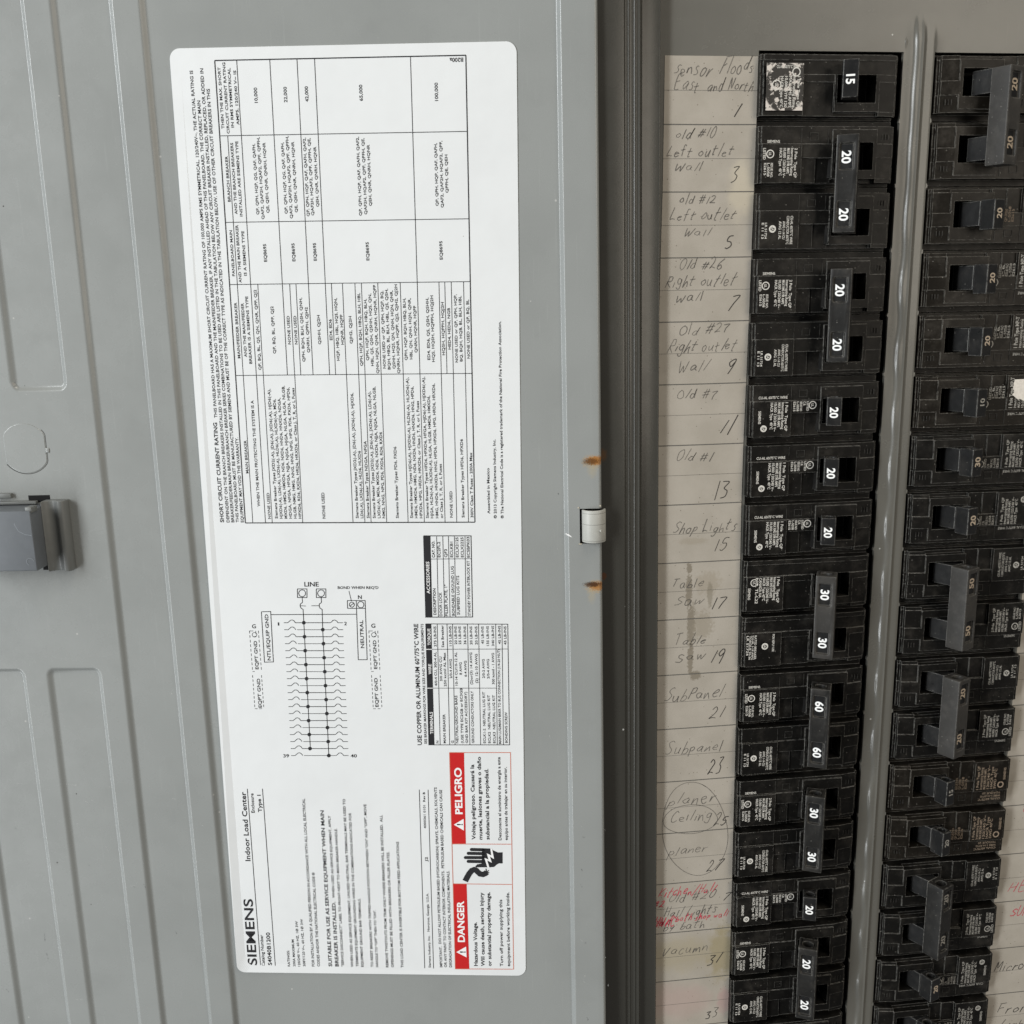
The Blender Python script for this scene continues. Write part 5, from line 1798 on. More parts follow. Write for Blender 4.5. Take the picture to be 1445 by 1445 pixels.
# raised burrs at slot corners and the paint chip on the fold
v, f = join([box((-9.8, -2.3, 0), (-9.2, -1.6, .25)), box((-9.6, 13.1, 0), (-8.2, 13.6, .25)), box((-.9, -2.9, -.3), (-.2, -2.2, .1))]); bb = mesh_obj('slot_burr', v, f, M_rim, door); bevel(bb, .1, 1); bake(bb)
ch = Print()
for q in ([(-14.9, 9.2), (-13.8, 8.9), (-13.4, 9.3), (-12.2, 10.4), (-12.8, 10.3), (-13.9, 9.7)], [(-15.0, 8.6), (-14.2, 8.7), (-14.7, 9.0)]): ch.poly(q, .06)
ch.build('paint_chip', M_whiteink, door)
MARKS = [(-239.4, 119.1, 5.68, 0.72, 1), (-235.5, 138.4, 0.53, 1.04, 1), (-232.7, 158.9, 0.57, 0.71, 0), (-223.9, 149.5, 0.99, 2.8, 1), (-212.9, 168.5, 0.87, 1.07, 0), (-207.6, 167.9, 0.47, 1.77, 0), (-214.5, 168.9, 3.26, 0.01, 1), (-196.3, 192.9, 0.88, 1.09, 0), (-179.6, 138.3, 1.51, 1.04, 1), (-257.2, 194.0, -0.29, 5.1, 0), (-257.6, 203.1, 0.56, 3.67, 0), (-278.3, 221.6, 1.16, 1.49, 0), (-279.9, 225.7, 0.87, 1.12, 1), (-219.1, 121.0, 1.24, 0.35, 1), (-231.7, 127.0, 2.37, 1.73, 1), (-228.5, 127.0, 0.89, 0.69, 1), (-260.6, 119.0, 1.88, 0.35, 1), (-172.5, -118.9, 0.15, 1.35, 1), (-246.4, 227.1, 3.99, 0.36, 1), (-18.3, 15.4, 0.29, 0.31, 1), (-10.1, 140.3, 1.22, 2.04, 1), (-9.6, 145.4, 0.92, 1.03, 0), (-10.4, 160.8, 0.61, 1.38, 0), (-10.8, 168.8, 0.93, 1.39, 0), (-11.1, 195.9, 1.25, 1.78, 1), (-9.2, 197.7, 1.26, 0.71, 0), (-9.7, 213.5, 0.61, 2.54, 1), (-10.1, 216.4, 0.62, 1.45, 1), (-8.6, 228.4, 0.63, 1.47, 1), (-8.7, 235.8, 0.63, 1.47, 0), (0.1, 142.0, 0.3, 1.7, 1), (-0.4, 204.8, 0.63, 1.08, 1), (-22.7, 63.2, 0.58, 0.96, 1), (-23.3, 98.6, 0.28, 1.31, 1), (1.1, 219.3, 0.31, 2.18, 1), (-191.6, 126.6, 1.53, 0.69, 1), (-234.5, -53.5, 1.73, 0.33, 1), (-187.0, 77.4, 0.56, 0.66, 1), (-18.1, -8.5, 0.56, 0.9, 0), (-264.6, 140.6, 0.89, 0.7, 0)]
for cc, mm_ in ((0, M_ink), (1, M_scuff)):
    q = Print()
    for (a, b, da, db, c) in MARKS:
        if c != cc: continue
        hh = door_h(a, b) + .04; L = math.hypot(da, db)
        for k in range(2 + int(L * 2)):
            t = random.random(); x = a + da * t + random.uniform(-.12, .12); y = b + db * t + random.uniform(-.12, .12); l = random.uniform(.08, .4); an = math.atan2(db, da) + random.uniform(-.5, .5)
            q.line([(x, y), (x + l * math.cos(an), y + l * math.sin(an))], hh, random.uniform(.06, .17))
    q.build('scuff_mark', mm_, door)['kind'] = 'stuff'
# knockout
kp = []
for i in range(48):
    t = 2 * math.pi * i / 48; x, y = 10.4 * math.cos(t), 10.4 * math.sin(t); kp.append((max(-8.7, min(8.7, x)), y))
def kn_h(x, y): return .20 + .002 * x - .001 * y
vv = [P(-237.4 + x, -31.2 + y, kn_h(x, y)) for x, y in kp] + [P(-237.4 + x * 1.0, -31.2 + y * 1.0, -.6) for x, y in kp]
ff = [list(range(48))[::-1]] + [(i, (i + 1) % 48, 48 + (i + 1) % 48, 48 + i) for i in range(48)]
ko = mesh_obj('knockout', vv, ff, M_door, door); fix(ko); bevel(ko, .3, 3, 50); bake(ko); ko.data.polygons.foreach_set('use_smooth', [False] * len(ko.data.polygons))
kg = Print()
kg.line([(-237.4 + x * 1.035, -31.2 + y * 1.03) for x, y in kp[42:] + kp[:20]], .03, .3); kg.build('knockout_gap_shadow', flat('gap_shadow', (.05, .05, .045), .8), ko)  # dark line painted as the plate's contact shadow, lower right
v, f = box((-228.9, -31.2, -.3), (-227.2, -29.2, .38)); tb = mesh_obj('knockout_tab', v, f, M_door, ko); bevel(tb, .5, 3); bake(tb); auto_smooth(tb)
# latch
LT = (-236, 0, 0)
la = heightfield([-266, -231.3], [-7.6, 17.6], [[(14.2, 14.2, 13.8, 13.8)]], 0); lo_ = mesh_obj('latch_body', *la, M_latch, door); fix(lo_); bevel(lo_, .45, 3); bake(lo_); auto_smooth(lo_)
lo_['label'] = 'slate blue face of the plastic door latch'
la = extrude_v([(-231.2, 0), (-231.2, 5.4), (-230.5, 4.3), (-229.4, 3.2), (-228.0, 2.6), (-226.8, 2.6), (-225.9, 3.2), (-225.2, 4.2), (-224.3, 4.8), (-223.0, 4.7), (-222.1, 4.0), (-221.6, 2.8), (-221.5, 0)], -9.6, 20.4); lf = mesh_obj('latch_flange', *la, M_latchd, door); fix(lf); bevel(lf, .5, 3); bake(lf); auto_smooth(lf)
la = join([box((-233.6, -9.0, 8.5), (-230.9, -6.6, 13.6)), box((-266, -9.3, 0), (-234.6, -8.0, 2.2)), box((-252, -12.6, 0), (-245.2, -10.6, 1.6))]); lt = mesh_obj('latch_tab', *la, M_latchd, door); bevel(lt, .3, 2); bake(lt); auto_smooth(lt)
v, f = join([box((-238.6, -11.4, -.4), (-229.4, -8.4, .04)), box((-236, 17.4, -.4), (-229.2, 20.8, .04))]); mesh_obj('latch_slot', v, f, M_void, door)
lm = Print(); 
for (x, y) in ((-234.6, -4.4), (-233.8, 13.6), (-252.5, 13.2)): lm.line([(x + 1.5 * math.cos(t), y + 1.5 * math.sin(t)) for t in [i * .35 + 2.0 for i in range(13)]], 14.12, .13)
lm.line([(-238, -5), (-238.4, -2), (-237, .8), (-234.4, 2.2), (-231.8, 2.6)], 14.12, .16)
lm.build('ejector_mark', flat('scuff', (.24, .26, .28), .5), lo_)
v, f = box((-223.9, -7.2, 3.0), (-223.6, 19.0, 4.25)); mesh_obj('latch_groove', v, f, M_void, door)

# printed label
Wl, Hl = 132.64, 397.12
lb_ = []
for cx, cy, t0 in ((Wl - 4, 4, -90), (Wl - 4, Hl - 4, 0), (4, Hl - 4, 90), (4, 4, 180)):
    for k in range(9):
        t = math.radians(t0 + k * 11.25); lb_.append((cx + 4 * math.cos(t), cy + 4 * math.sin(t)))
nL = len(lb_); LBASE = -1.56
ca, sa = .999897, .014323
def LW(a, b): return (-163.06 + a * ca - b * sa, -183.35 + a * sa + b * ca)
def curl(a, b): return .9 * math.exp(-((a) ** 2 + (b - Hl + 4) ** 2) / 30.0)
verts = [P(*LW(a, b), LBASE + .14 + curl(a, b)) for a, b in lb_] + [P(*LW(a, b), LBASE - .1) for a, b in lb_]
inn = [(a * .94 + Wl * .03, b * .975 + Hl * .0125) for a, b in lb_]; verts += [P(*LW(a, b), LBASE + .14) for a, b in inn]
faces = [(i, nL + i, nL + (i + 1) % nL, (i + 1) % nL) for i in range(nL)] + [(i, (i + 1) % nL, 2 * nL + (i + 1) % nL, 2 * nL + i) for i in range(nL)] + [list(range(2 * nL, 3 * nL))]
lab = mesh_obj('printed_label', verts, faces, M_label, door); fix(lab); lab['label'] = 'glossy white label with rating table, wiring diagram and red danger notices, its lower left corner lifting'
SUB = {}
def sub(nm, c): return SUB.setdefault((nm, c), Print())
DIRS = {'U': (0, -1), 'R': (1, 0), 'L': (-1, 0)}
for nm, pts, c in LABEL_FILLS: sub(nm, c).poly(pts if True else 0, .05 if c != 4 else .09)
for nm, pts, wd, c, dash in LABEL_STROKES: sub(nm, c).line(pts, .07 if c != 1 else .10, wd, dash)
for nm, txt, a, b, d, cp, ln_, wt, c in LABEL_TEXT:
    sub(nm, c).text(txt, a, b, .08 if c == 0 and txt != '!' else .12, DIRS[d], cp, ln_, wt)
subparent = {}
for (nm, c), pr in SUB.items():
    pr.v = [P(*LW(x, -z), LBASE + .14 + (-y)) for x, y, z in pr.v]
    suffix = {0: '', 1: '_white_print', 2: '_red_band', 3: '_red_border', 4: '_white_symbol'}[c]
    o = pr.build(nm + suffix, INK[c], lab)
    if c in (0, 1): o['kind'] = 'stuff'
    bm = bmesh.new(); bm.from_mesh(o.data)
    bm.normal_update()
    for fc in bm.faces:
        if fc.normal.y > 0: fc.normal_flip()
    bm.to_mesh(o.data); bm.free()

# ------------------------------------------------------------------ breakers
def body(name, style, poles, mt, parent):
    """breaker case; origin at the outer upper corner of its slot"""
    us = [0, 1.2, 17.6, 24, 30.4, 31.4, 47.4, 48.9, 56.0, 57.2]; vs = []; H = []
    for k in range(poles):
        y = 25.4 * k
        if style == 'plug':                   # shelf, label panel, handle frame
            vv = [.15, 3.4, 4.2, 9.3, 14.6, 22.7, 24.0, 25.25]
            rows = [[-2.2] * 9,
                    [3.0, 3.5, 3.5, 3.5, 3.5, 3.5, 3.5, (3.5, 2.3, 2.3, 3.5), .8],
                    [3.0, 3.5, 3.5, 3.5, 4.1, 4.1, 4.1, (3.5, 2.3, 2.3, 3.5), .8],
                    [3.6, 4.5, 3.9, 3.9, 4.1, -5.0, 4.1, (4.1, 2.7, 2.7, 4.1), 1.0],
                    [3.6, 4.5, 2.9, 2.3, 4.1, -5.0, 4.1, (3.5, 2.3, 2.3, 3.5), .8],
                    [3.6, 4.5, 2.9, 2.3, 4.1, 4.1, 4.1, (3.3, 2.1, 2.1, 3.3), .6],
                    [-2.2] * 9]
            # the slot stops above the frame's lower rail
            vv = [.15, 2.6, 3.9, 8.8, 9.3, 14.6, 19.3, 22.7, 24.2, 25.25]
            rows = [rows[0], rows[1], rows[2], [3.0, 3.5, 3.5, 3.5, 4.1, -5.0, 4.1, (3.5, 2.3, 2.3, 3.5), .8], rows[3], rows[4],
                    [3.6, 4.5, 2.9, 2.3, 4.1, 4.1, 4.1, (3.5, 2.3, 2.3, 3.5), .8], [3.6, 4.5, 2.9, 2.3, 1.2, 1.2, 1.2, (3.3, 2.1, 2.1, 3.3), .6], rows[6]]
        elif style == 'flat':                 # older case: one flush face, low rim at the top
            vv = [.15, 1.6, 3.6, 8.8, 11.5, 19.3, 22.7, 24.2, 25.25]
            rows = [[-2.2] * 9, [3.2, 3.6, 3.6, 3.6, 3.6, 3.6, 3.6, (3.6, 2.6, 2.6, 3.6), .8], [2.6, 3.0, 3.0, 3.0, 3.0, 3.0, 3.0, (3.0, 2.0, 2.0, 3.0), .6],
                    [3.0, 3.7, 3.3, 3.3, 3.7, -5.0, 3.7, (3.7, 2.4, 2.4, 3.7), .8], [3.0, 3.7, 2.6, 2.6, 3.7, -5.0, 3.7, (3.4, 2.2, 2.2, 3.4), .7],
                    [3.0, 3.7, 2.6, 2.6, 3.7, 3.7, 3.7, (3.4, 2.2, 2.2, 3.4), .7], [3.0, 3.7, 2.6, 2.6, 1.4, 1.4, 1.4, (3.2, 2.0, 2.0, 3.2), .6], [-2.2] * 9]
        for r in rows: H.append(r)
        vs += [y + a for a in (vv if k == poles - 1 else vv[:-1])] if k == 0 else [y + a for a in (vv[1:] if True else vv)]
        if k < poles - 1: vs.append(y + vv[-1]); 
        if k < poles - 1: H.append([-4.0] * 9); vs.append(y + 25.4 + .15)
    # drop duplicated breaks
    out = [vs[0]]
    for a in vs[1:]:
        if a > out[-1] + 1e-6: out.append(a)
    v, f = heightfield(us, out, H, -9); o = mesh_obj(name, v, f, mt, parent); fix(o)
    bevel(o, .28, 2, 25); bake(o); auto_smooth(o, 12); return o
EMB = {}
def emboss(parent, poles, mt):                # small raised frames moulded on the shelf
    parts = []
    for k in range(poles):
        y = 25.4 * k
        for (a, b, c, d) in ((21.0, 24.6, 5.0, 8.0),):
            for q in ((a, b, c, c + .25), (a, b, d - .25, d), (a, a + .25, c + .25, d - .25), (b - .25, b, c + .25, d - .25)): parts.append(box((q[0], y + q[2], 3.45), (q[1], y + q[3], 3.72)))
        parts.append(box((17.55, y + 3.5, 3.45), (17.8, y + 9.2, 3.68))); parts.append(box((28.6, y + 3.6, 3.45), (28.9, y + 9.2, 3.7)))
        for q in range(3): parts.append(box((51.2 + q * 1.3, y + 5.6, 3.0), (51.5 + q * 1.3, y + 7.6, 3.25 - .0 * q)))
        # moulded wedge rib beside the handle frame
        w0 = len(parts); parts.append(([P(29.8, y + 10.5, 2.2), P(30.36, y + 10.5, 2.2), P(30.36, y + 22.2, 2.2), P(29.2, y + 22.2, 2.2), P(30.3, y + 10.6, 3.6), P(30.33, y + 22.0, 3.9)], [(0, 3, 5, 4), (0, 4, 1), (3, 2, 5), (1, 4, 5, 2)]))
    v, f = join(parts); return mesh_obj('moulded_marks', v, f, M_emb, parent)
MICRO = ['%s Pole  Type QP', 'Interrupting Rating', 'MAX RMS SYM AMPS', '10,000 120/240 V~', 'HACR Type  40°C']
def print_front(poles_idx, kind):
    """white micro print for one pole; kind 'ul' (first pole), 'csa' (second pole), 'single', 'tan', 'mpt'"""
    p = Print(); y = 25.4 * poles_idx; N = 4.56; D = (0, 1)
    if kind == 'ul':
        p.text('SIEMENS', 3.6, y + 8.9, 3.56, (1, 0), 1.1, 5.2)
        for i, s in enumerate(['2 Pole  Type QP', 'Interrupting Rating', 'MAX RMS SYM AMPS', '10,000 120/240 V~', 'HACR Type  40°C']): p.text(s, 14.6 - i * 1.55, y + 11.0, N, D, 1.15, 11.2 - (i % 3) * .8)
        p.ring(4.6, y + 13.2, N, 1.45, .38); p.text('UL', 4.0, y + 12.5, N, D, 1.1, 1.4, 2); p.text('LISTED', 1.7, y + 11.0, N, D, 1.15, 4.3, 1)
        for i, s in enumerate(['ISSUE NO.', 'L-5058', 'E2615']): p.text(s, 4.9 - i * 1.35, y + 16.6, N, D, 1.0, 5.6 - .5 * i)
    elif kind == 'csa':
        for i, s in enumerate(['CU-AL 60/75°C WIRE', 'CONDUCTOR 60/75°C', 'AWG 1-14 CU', 'AWG 12 AL']): p.text(s, 14.0 - i * 1.6, y + 11.4 + (0 if i < 2 else 2), N, D, 1.1, 11 - (0 if i < 2 else 4))
        p.ring(6.6, y + 16.4, N, 1.15, .6); p.text('SA', 6.1, y + 15.6, N, D, 1.1, 1.5, 2)
        for i, s in enumerate(['LR 51724', 'E 11 13']): p.text(s, 3.4 - i * 1.3, y + 14.0, N, D, .95, 6.2)
    elif kind == 'single':
        p.text('CU-AL 60/75°C WIRE', 3.6, y + 8.4, 3.56, (1, 0), 1.15, 12.5)
        for i, s in enumerate(['1 Pole  Type QP', 'Interrupting Rating', 'MAX RMS SYM AMPS', '10,000 120/240 V~', 'HACR Type  40°C']): p.text(s, 14.9 - i * 1.6, y + 9.9, N, D, 1.2, 12.0 - (i % 3) * .9)
        p.text('SIEMENS', 3.4, y + 13.2, N, D, 1.15, 5.4); p.ring(5.8, y + 20.6, N, 1.1, .6); p.text('SA', 5.3, y + 19.8, N, D, 1.1, 1.5, 2)
        p.ring(27.0, y + 11.4, 3.96, 1.5, .36); p.text('UL', 26.4, y + 10.7, 3.96, D, 1.1, 1.4, 2)
        for i, s in enumerate(['LISTED', 'C.B.', 'ISSUE NO', 'L-5058', 'E2615']): p.text(s, 24.4 - i * 1.45, y + 9.8, 3.96, D, 1.0, 4.0 if i != 1 else 1.8)
    elif kind == 'qpold':
        for i, s in enumerate(['1 Pole   Type QP', 'Interrupting Rating', 'MAX RMS SYM AMPS', '10,000 120/240 V~', 'HACR Type 40°C', 'CANADA NA.', 'NO. TL-L22']): p.text(s, 14.6 - i * 1.6, y + 9.2, 3.76, D, 1.25, 11.5 - (i % 3) * 1.2, 1)
        p.ring(4.4, y + 11.3, 3.76, 1.5, .36); p.text('UL', 3.8, y + 10.6, 3.76, D, 1.1, 1.4, 2); p.text('SIEMENS', 1.7, y + 13.6, 3.76, D, 1.15, 5.2)
    elif kind == 'csaold':
        p.text('FOR REPLY USE', 13.5, y + 9.6, 3.76, D, 1.0, 8); p.ring(10.2, y + 15.0, 3.76, 1.2, .6); p.text('SA', 9.7, y + 14.2, 3.76, D, 1.1, 1.5, 2)
        for i in range(4): p.text(['RATED BREAKER', 'CU-AL 1-14 AWG', 'TORQUE 20-36', 'LR 51724'][i], 5.4 - i * 1.2, y + 9.8, 3.76, D, 1.0, 11.0 - 2 * (i == 3))
    elif kind == 'tan':
        for i, s in enumerate(['LISTED', 'ISSUE NO.', 'QP-3058', 'L-5058', 'E2615']): p.text(s, 27.0 - i * 1.5, y + 11.0 , 3.96, D, 1.1, 5.0 + (i % 2))
        for i, s in enumerate(['1 Pole Type QP', 'Interrupting Rating', 'MAX RMS SYM AMPS', '120/240 V~', 'HACR Type', 'SWD 40°C']): p.text(s, 15.4 - i * 1.7, y + 10.4, N, D, 1.25, 12.0 - (i % 3))
        p.ring(4.6, y + 12.2, N, 1.3, .6); p.text('SIEMENS', 2.4, y + 14.6, N, D, 1.2, 6)
        for i, s in enumerate(['CU-AL 60/75°C', 'WIRE 1-14 AWG', 'TORQUE 20']): p.text(s, 3.6, y + 5.2 + i * 1.5, 3.56, (1, 0), 1.05, 11 - i)
    elif kind == 'mpt':
        for i, s in enumerate(['1 Pole Type MP-T', 'Interrupting Rating', 'MAX RMS SYM AMPS', '10,000 120/240 V~']): p.text(s, 15.0 - i * 1.8, y + 10.2, N, D, 1.7 if i == 0 else 1.3, 13.0 - (i % 3), 2 if i == 0 else 0)
        p.ring(27.2, y + 12.0, 3.96, 1.5, .4); p.text('UL', 26.6, y + 11.3, 3.96, D, 1.1, 1.4, 2)
        for i, s in enumerate(['LISTED', 'C.B.', 'ISSUE NO', 'L-5058', 'E2615']): p.text(s, 24.6 - i * 1.5, y + 14.4 if i else y + 14.0, 3.96, D, 1.1, 5.2)
        p.text('CU-AL 60/75°C WIRE', 3.6, y + 8.0, 3.56, (1, 0), 1.1, 12.5)
    return p
# handle in (u,n): outer face edge, inner face edge
def frame_pt(u0, n0, ang):                    # local axes of a tilted front face: a across (outer->inner), n out
    c, s = math.cos(math.radians(ang)), math.sin(math.radians(ang))
    return lambda a, v, h: (u0 + a * c - h * s, v, n0 + a * s + h * c)
def make_handle(parent, y, mt, num, nmat, ang=21, width=6.0, vlo=7.6, vhi=19.4, u0=30.3, n0=10.6, hole=True, cap=3.3, pocket=False):
    F_ = frame_pt(u0, n0, ang); parts = []
    prof = [(0, 0), (width, 0), (width, -6.5), (width + .9, -6.9), (width + 1.2, -16), (1.4, -16), (1.0, -7.0), (0, -6.5)]
    def ex(pr, v0, v1):
        k = len(pr); v = [P(*F_(a, v0, h)) for a, h in pr] + [P(*F_(a, v1, h)) for a, h in pr]
        return v, [tuple((i, (i + 1) % k, k + (i + 1) % k, k + i)) for i in range(k)] + [list(range(k))[::-1], list(range(k, 2 * k))]
    hd = [(0, 0), (width, 0), (width, -6.6), (0, -6.6)]; nk = [(.9, -6.6), (width + .2, -6.6), (width + 1.2, -16), (1.2, -16)]
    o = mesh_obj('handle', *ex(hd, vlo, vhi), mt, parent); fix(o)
    if hole: cut_hole(o, F_, width / 2, -3.2, (vhi if SIDE[0] == 'R' else vlo), width * .33, 1.8)
    bevel(o, .38, 3, 35); bake(o); auto_smooth(o, 14)
    n = mesh_obj('handle_neck', *ex(nk, vlo + 1.6, vhi - .4), mt, o); fix(n); bevel(n, .25, 2, 35); bake(n); auto_smooth(n, 14)
    rt = Print(); rt.text(num, 0, 0, 0, (0, 1), cap, None, 3, True); cx = width / 2 - cap / 2
    vv = [P(*F_(x + cx, -z + (vlo + vhi) / 2 + .4, .05)) for x, _, z in rt.v]; r = mesh_obj('rating_number', vv, rt.f, nmat, o); flip_front(r)
    return o
def flip_front(o):
    bm = bmesh.new(); bm.from_mesh(o.data); bm.normal_update()
    for fc in bm.faces:
        if fc.normal.y > 0: fc.normal_flip()
    bm.to_mesh(o.data); bm.free()
def cut_hole(o, F_, a0, h0, vend, ra, rh):
    if SIDE[0] == 'R': vend -= 4.5
    K = 20; pr = [(a0 + ra * math.cos(2 * math.pi * i / K), h0 + rh * math.sin(2 * math.pi * i / K)) for i in range(K)]
    v = [P(*F_(a, vend - 1, h)) for a, h in pr] + [P(*F_(a, vend + 5.5, h)) for a, h in pr]
    f = [(i, (i + 1) % K, K + (i + 1) % K, K + i) for i in range(K)] + [list(range(K))[::-1], list(range(K, 2 * K))]
    c = mesh_obj('cutter', v, f, None, o.parent); fix(c); m = o.modifiers.new('h', 'BOOLEAN'); m.object = c; m.operation = 'DIFFERENCE'; m.solver = 'EXACT'
    bpy.context.view_layer.update(); bake(o); me = c.data; bpy.data.objects.remove(c); bpy.data.meshes.remove(me)
def make_tie(parent, y, mt, num, nmat, ang=27, width=8.5, vlo=6.9, vhi=43.9, u0=28.3, n0=12.2, style='pocket', cap=3.5, neck=M_handle):
    F_ = frame_pt(u0, n0, ang)
    pw0, pw1 = (1.5, width - 1.9)
    us = [0, pw0, pw1, width]; vs = [vlo, vlo + 3.4, vlo + 13.2, vhi - 12.0, vhi - 2.2, vhi]; H = [[0, 0, 0], [0, -1.1, 0], [0, 0, 0], [0, -1.1, 0], [0, 0, 0]]
    v, f = heightfield(us, vs, H, -8.2)
    bot = [P(us[0], vs[0], -8.2), P(us[-1], vs[0], -8.2), P(us[-1], vs[-1], -8.2), P(us[0], vs[-1], -8.2)]
    k = len(v); v = v + bot; f = list(f) + [(k, k + 1, k + 2, k + 3)]
    v = [P(*F_(x, -z, -yy)) for x, yy, z in v]
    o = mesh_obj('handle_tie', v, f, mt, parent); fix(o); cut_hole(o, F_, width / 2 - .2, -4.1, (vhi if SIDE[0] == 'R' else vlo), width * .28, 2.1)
    bevel(o, .6, 3, 35); bake(o); auto_smooth(o, 18)
    for q in (0, 1):
        nk = [(1.2, -8.1), (width - 1.0, -8.1), (width - .2, -17), (1.6, -17)]; v0, v1 = (y + 25.4 * q + 9.4, y + 25.4 * q + 18.6)
        vv = [P(*F_(a, v0, h)) for a, h in nk] + [P(*F_(a, v1, h)) for a, h in nk]
        n = mesh_obj('handle_neck', vv, [(0, 1, 5, 4), (1, 2, 6, 5), (2, 3, 7, 6), (3, 0, 4, 7), (3, 2, 1, 0), (4, 5, 6, 7)], neck, o); fix(n); bevel(n, .25, 2, 35); bake(n); auto_smooth(n, 14)
        c = vlo + 8.5 if q == 0 else vhi - 6.9
        if style != 'plain':
            pk = Print(); pk.poly([(pw0 + .05, -4.7 + c), (pw0 + .05, c + 4.7), (pw1 - .05, c + 4.7), (pw1 - .05, c - 4.7)], -1.06)
            vv = [P(*F_(x, -z, -yy)) for x, yy, z in pk.v]; m_ = mesh_obj('rating_insert', vv, pk.f, M_handle, o); flip_front(m_)
        rt = Print(); rt.text(num, 0, 0, 0, (0, 1), cap, None, 3, True)
        vv = [P(*F_(x + (pw0 + pw1) / 2 - cap / 2, -z + c, -1.0)) for x, _, z in rt.v]; r = mesh_obj('rating_number', vv, rt.f, nmat, o); flip_front(r)
    return o
def worn_label(parent):
    r = random.Random(5); base = Print()
    base.poly([(2.0, 5.0), (2.0, 22.4), (17.0, 22.4), (17.0, 5.0)], 4.60); sh = base.build('worn_sticker', M_wornlab, parent)
    t = Print()
    for i, s in enumerate(['1 Pole Type QP', 'Interrupting Rating', 'MAX RMS AMPS', '10,000 SYM 120', 'HACR Type 40°C']): t.text(s, 14.6 - i * 1.7, 9.8, 4.66, (0, 1), 1.15, 11.5)
    t.text('CU-AL 60/75°C WIRE', 6.0, 6.9, 4.66, (1, 0), 1.2, 9); t.ring(14.0, 8.2, 4.67, 1.5, .4); t.ring(6.2, 13.0, 4.67, 1.7, .4); t.text('UL', 5.6, 12.3, 4.67, (0, 1), 1.1, 1.4, 2)
    t.build('sticker_print', M_wprint, sh)
def mk_worn():
    m, nt, b = mat('worn_sticker'); k = NB(nt)
    n1 = k.noise(.38, 5, rough=.7); e = k.blob((9.5, 14, 4.6), (8.6, 9.6, 50), .0, .5, .08)
    f = k.m('MAXIMUM', k.step(n1, .555, .575), k.m('MULTIPLY', k.step(k.noise(.22, 4, rough=.75), .46, .5), k.m('SUBTRACT', 1.0, e, True)))
    k.link(k.mix(f, (.012, .011, .010), (.60, .55, .50)), b.inputs['Base Color']); b.inputs['Roughness'].default_value = .4; return m
M_wornlab = mk_worn()
XL, XR, Y0 = 38.0, 169.0, -1.5
BODY = {}
SIDE = ['L']
def breaker(side, row, poles, kind, num, label, group, tie=None, nm=None):
    SIDE[0] = side
    t = thing('circuit_breaker', label, 'circuit breaker', group)
    if side == 'L': t.location = (XL * MM, 0, -(Y0 + 25.4 * row) * MM)
    else: t.location = (XR * MM, 0, -(Y0 + 25.4 * (row + poles)) * MM); t.rotation_euler = (0, math.pi, 0)
    style = 'flat' if kind in ('old', 'worn') else 'plug'
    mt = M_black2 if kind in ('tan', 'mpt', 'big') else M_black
    key = (style, poles, mt.name)
    if key not in BODY:
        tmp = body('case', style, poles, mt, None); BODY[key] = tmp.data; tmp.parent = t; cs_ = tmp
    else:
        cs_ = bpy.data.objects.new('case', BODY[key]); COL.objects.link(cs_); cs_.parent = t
    if style == 'plug':
        k2 = ('emb', poles, mt.name)
        if k2 not in BODY: e = emboss(cs_, poles, mt); BODY[k2] = e.data
        else: e = bpy.data.objects.new('moulded_marks', BODY[k2]); COL.objects.link(e); e.parent = cs_
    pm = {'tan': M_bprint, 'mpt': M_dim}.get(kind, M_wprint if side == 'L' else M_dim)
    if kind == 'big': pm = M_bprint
    if kind == 'worn': worn_label(t)
    elif poles == 2:
        kk = ('qpold', 'csaold') if kind == 'old' else ('ul', 'csa')
        for q in (0, 1):
            pk = ('pr', kk[q], q, pm.name)
            if pk not in BODY: pr = print_front(q, kk[q]).build('case_print', pm, t); flip_front(pr); BODY[pk] = pr.data
            else: pr = bpy.data.objects.new('case_print', BODY[pk]); COL.objects.link(pr); pr.parent = t
    else:
        pk = ('pr', kind, 0, pm.name)
        if pk not in BODY: pr = print_front(0, kind).build('case_print', pm, t); flip_front(pr); BODY[pk] = pr.data
        else: pr = bpy.data.objects.new('case_print', BODY[pk]); COL.objects.link(pr); pr.parent = t
    nmat = nm or M_num
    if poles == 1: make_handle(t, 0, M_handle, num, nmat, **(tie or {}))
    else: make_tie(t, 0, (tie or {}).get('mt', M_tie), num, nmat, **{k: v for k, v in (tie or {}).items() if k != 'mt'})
    return t
GL, GR = 'breakers in the left column', 'breakers in the right column'
breaker('L', 0, 1, 'worn', '15', 'single breaker marked 15 topping the left column, its case sticker worn to white patches', GL, dict(vlo=4.6, vhi=18.6, hole=False))
breaker('L', 1, 2, 'qp', '20', 'two-pole breaker marked 20 20 beside the pencilled entries Old #10 and Old #12', GL)
breaker('L', 3, 2, 'qp', '20', 'two-pole breaker marked 20 20 beside the pencilled Right outlet entries 7 and 9', GL)
breaker('L', 5, 1, 'single', '20', 'topmost of the three single breakers marked 20 that stand together in the left column', GL)
breaker('L', 6, 1, 'single', '20', 'middle one of the three single breakers marked 20 standing together in the left column', GL)
breaker('L', 7, 1, 'single', '20', 'single breaker marked 20 beside the pencilled entry Shop Lights', GL)
breaker('L', 8, 2, 'old', '30', 'two-pole breaker marked 30 30 with a grey tie bar beside the grease-stained Table Saw entries', GL, dict(mt=M_tieg))
breaker('L', 10, 2, 'qp', '60', 'two-pole breaker marked 60 60 beside the Subpanel entries', GL)
breaker('L', 12, 2, 'qp', '30', 'two-pole breaker marked 30 30 beside the circled Planer entries', GL)
breaker('L', 14, 1, 'single', '20', 'single breaker marked 20 beside the entry overwritten in red', GL)
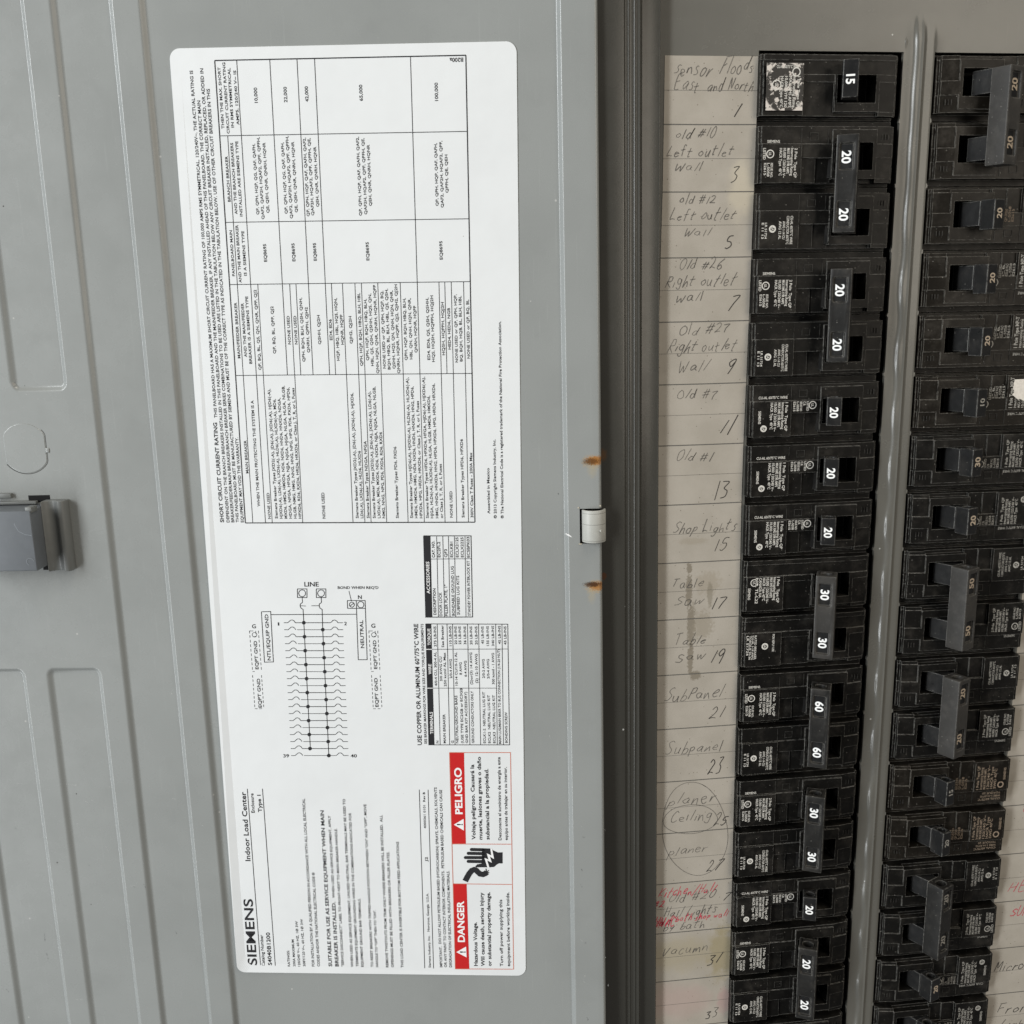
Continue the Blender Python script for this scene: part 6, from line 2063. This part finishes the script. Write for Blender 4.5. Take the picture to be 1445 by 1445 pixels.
breaker('L', 15, 2, 'qp', '20', 'two-pole breaker marked 20 20 beside the yellow-stained Vacumn entry', GL)
breaker('L', 17, 1, 'single', '20', 'bottommost breaker of the left column, cut off by the lower edge of the photo', GL)
breaker('R', 0, 2, 'big', '20', 'two-pole breaker with a grey lever bar at the top of the right column', GR, dict(mt=M_tieg, ang=24, u0=27.4, n0=13.0), M_numt)
breaker('R', 2, 1, 'tan', '20', 'single breaker with tan lettering just below the grey-barred pair at the top right', GR, dict(hole=False, n0=12.0, cap=3.0), M_numt)
breaker('R', 3, 1, 'mpt', '20', 'single breaker marked 20 between the tan-lettered single and the MP-T one, right column', GR, dict(hole=False, cap=3.0), M_numt)
breaker('R', 4, 1, 'mpt', '20', 'single type MP-T breaker marked 20 directly above the torn white sticker one', GR, dict(hole=False, cap=3.0), M_numt)
b10 = breaker('R', 5, 1, 'mpt', '10', 'single breaker marked 10 with a torn white sticker at its right end', GR, dict(cap=2.8), M_dim)
breaker('R', 6, 1, 'single', '30', 'single breaker marked 30 in the right column, below the one with the torn white sticker', GR, dict(cap=3.2), M_numt)
breaker('R', 7, 1, 'single', '20', 'single breaker marked 20 in the right column directly above the 50 50 pair', GR, dict(cap=3.2), M_numt)
breaker('R', 8, 2, 'qp', '50', 'two-pole breaker marked 50 50 with a grey tie bar halfway down the right column', GR, dict(mt=M_tieg), M_numt)
breaker('R', 10, 2, 'qp', '20', 'two-pole breaker marked 20 20 directly above the single 15 in the right column', GR, dict(mt=M_tieg), M_numt)
breaker('R', 12, 1, 'tan', '15', 'single breaker marked 15 with tan lettering in the right column', GR, dict(cap=2.6, width=5.2, u0=30.8), M_dim)
breaker('R', 13, 1, 'tan', '20', 'single breaker marked 20 with tan lettering directly below the single 15', GR, dict(cap=2.6, width=5.2, u0=30.8), M_dim)
breaker('R', 14, 2, 'qp', '20', 'two-pole breaker marked 20 20 beside the red HEAT entry of the right card', GR, dict(mt=M_tie), M_dim)
breaker('R', 16, 1, 'single', '20', 'single breaker marked 20 beside the Microwave entry of the right card', GR, dict(cap=2.8), M_numt)
breaker('R', 17, 1, 'single', '20', 'single breaker beside the Front Lights entry at the lower edge of the photo', GR, dict(cap=2.8), M_numt)
st = Print(); r_ = random.Random(3); pts = [(1.2, 9.0), (11, 9.2)]
pts = [(1.5, 12.6), (1.5, 22.4), (15.0, 22.3)] + [(15.2 + r_.uniform(-.5, .5), 22.3 - i * .8) for i in range(1, 9)] + [(14.6, 15.2), (12.5, 13.6), (11.8, 14.0), (9.5, 12.9), (5, 12.5)]
st.poly(pts, 4.66); s_ = st.build('torn_sticker', M_foil, b10); flip_front(s_)
chp = Print(); chp.disc(0, 0, 0, .9, 9)
for o in bpy.data.objects:
    if o.name.split('.')[0] in ('case_print', 'moulded_marks', 'ejector_mark', 'knuckle_seam', 'sticker_print', 'slot_burr', 'paint_chip'): o['kind'] = 'stuff'
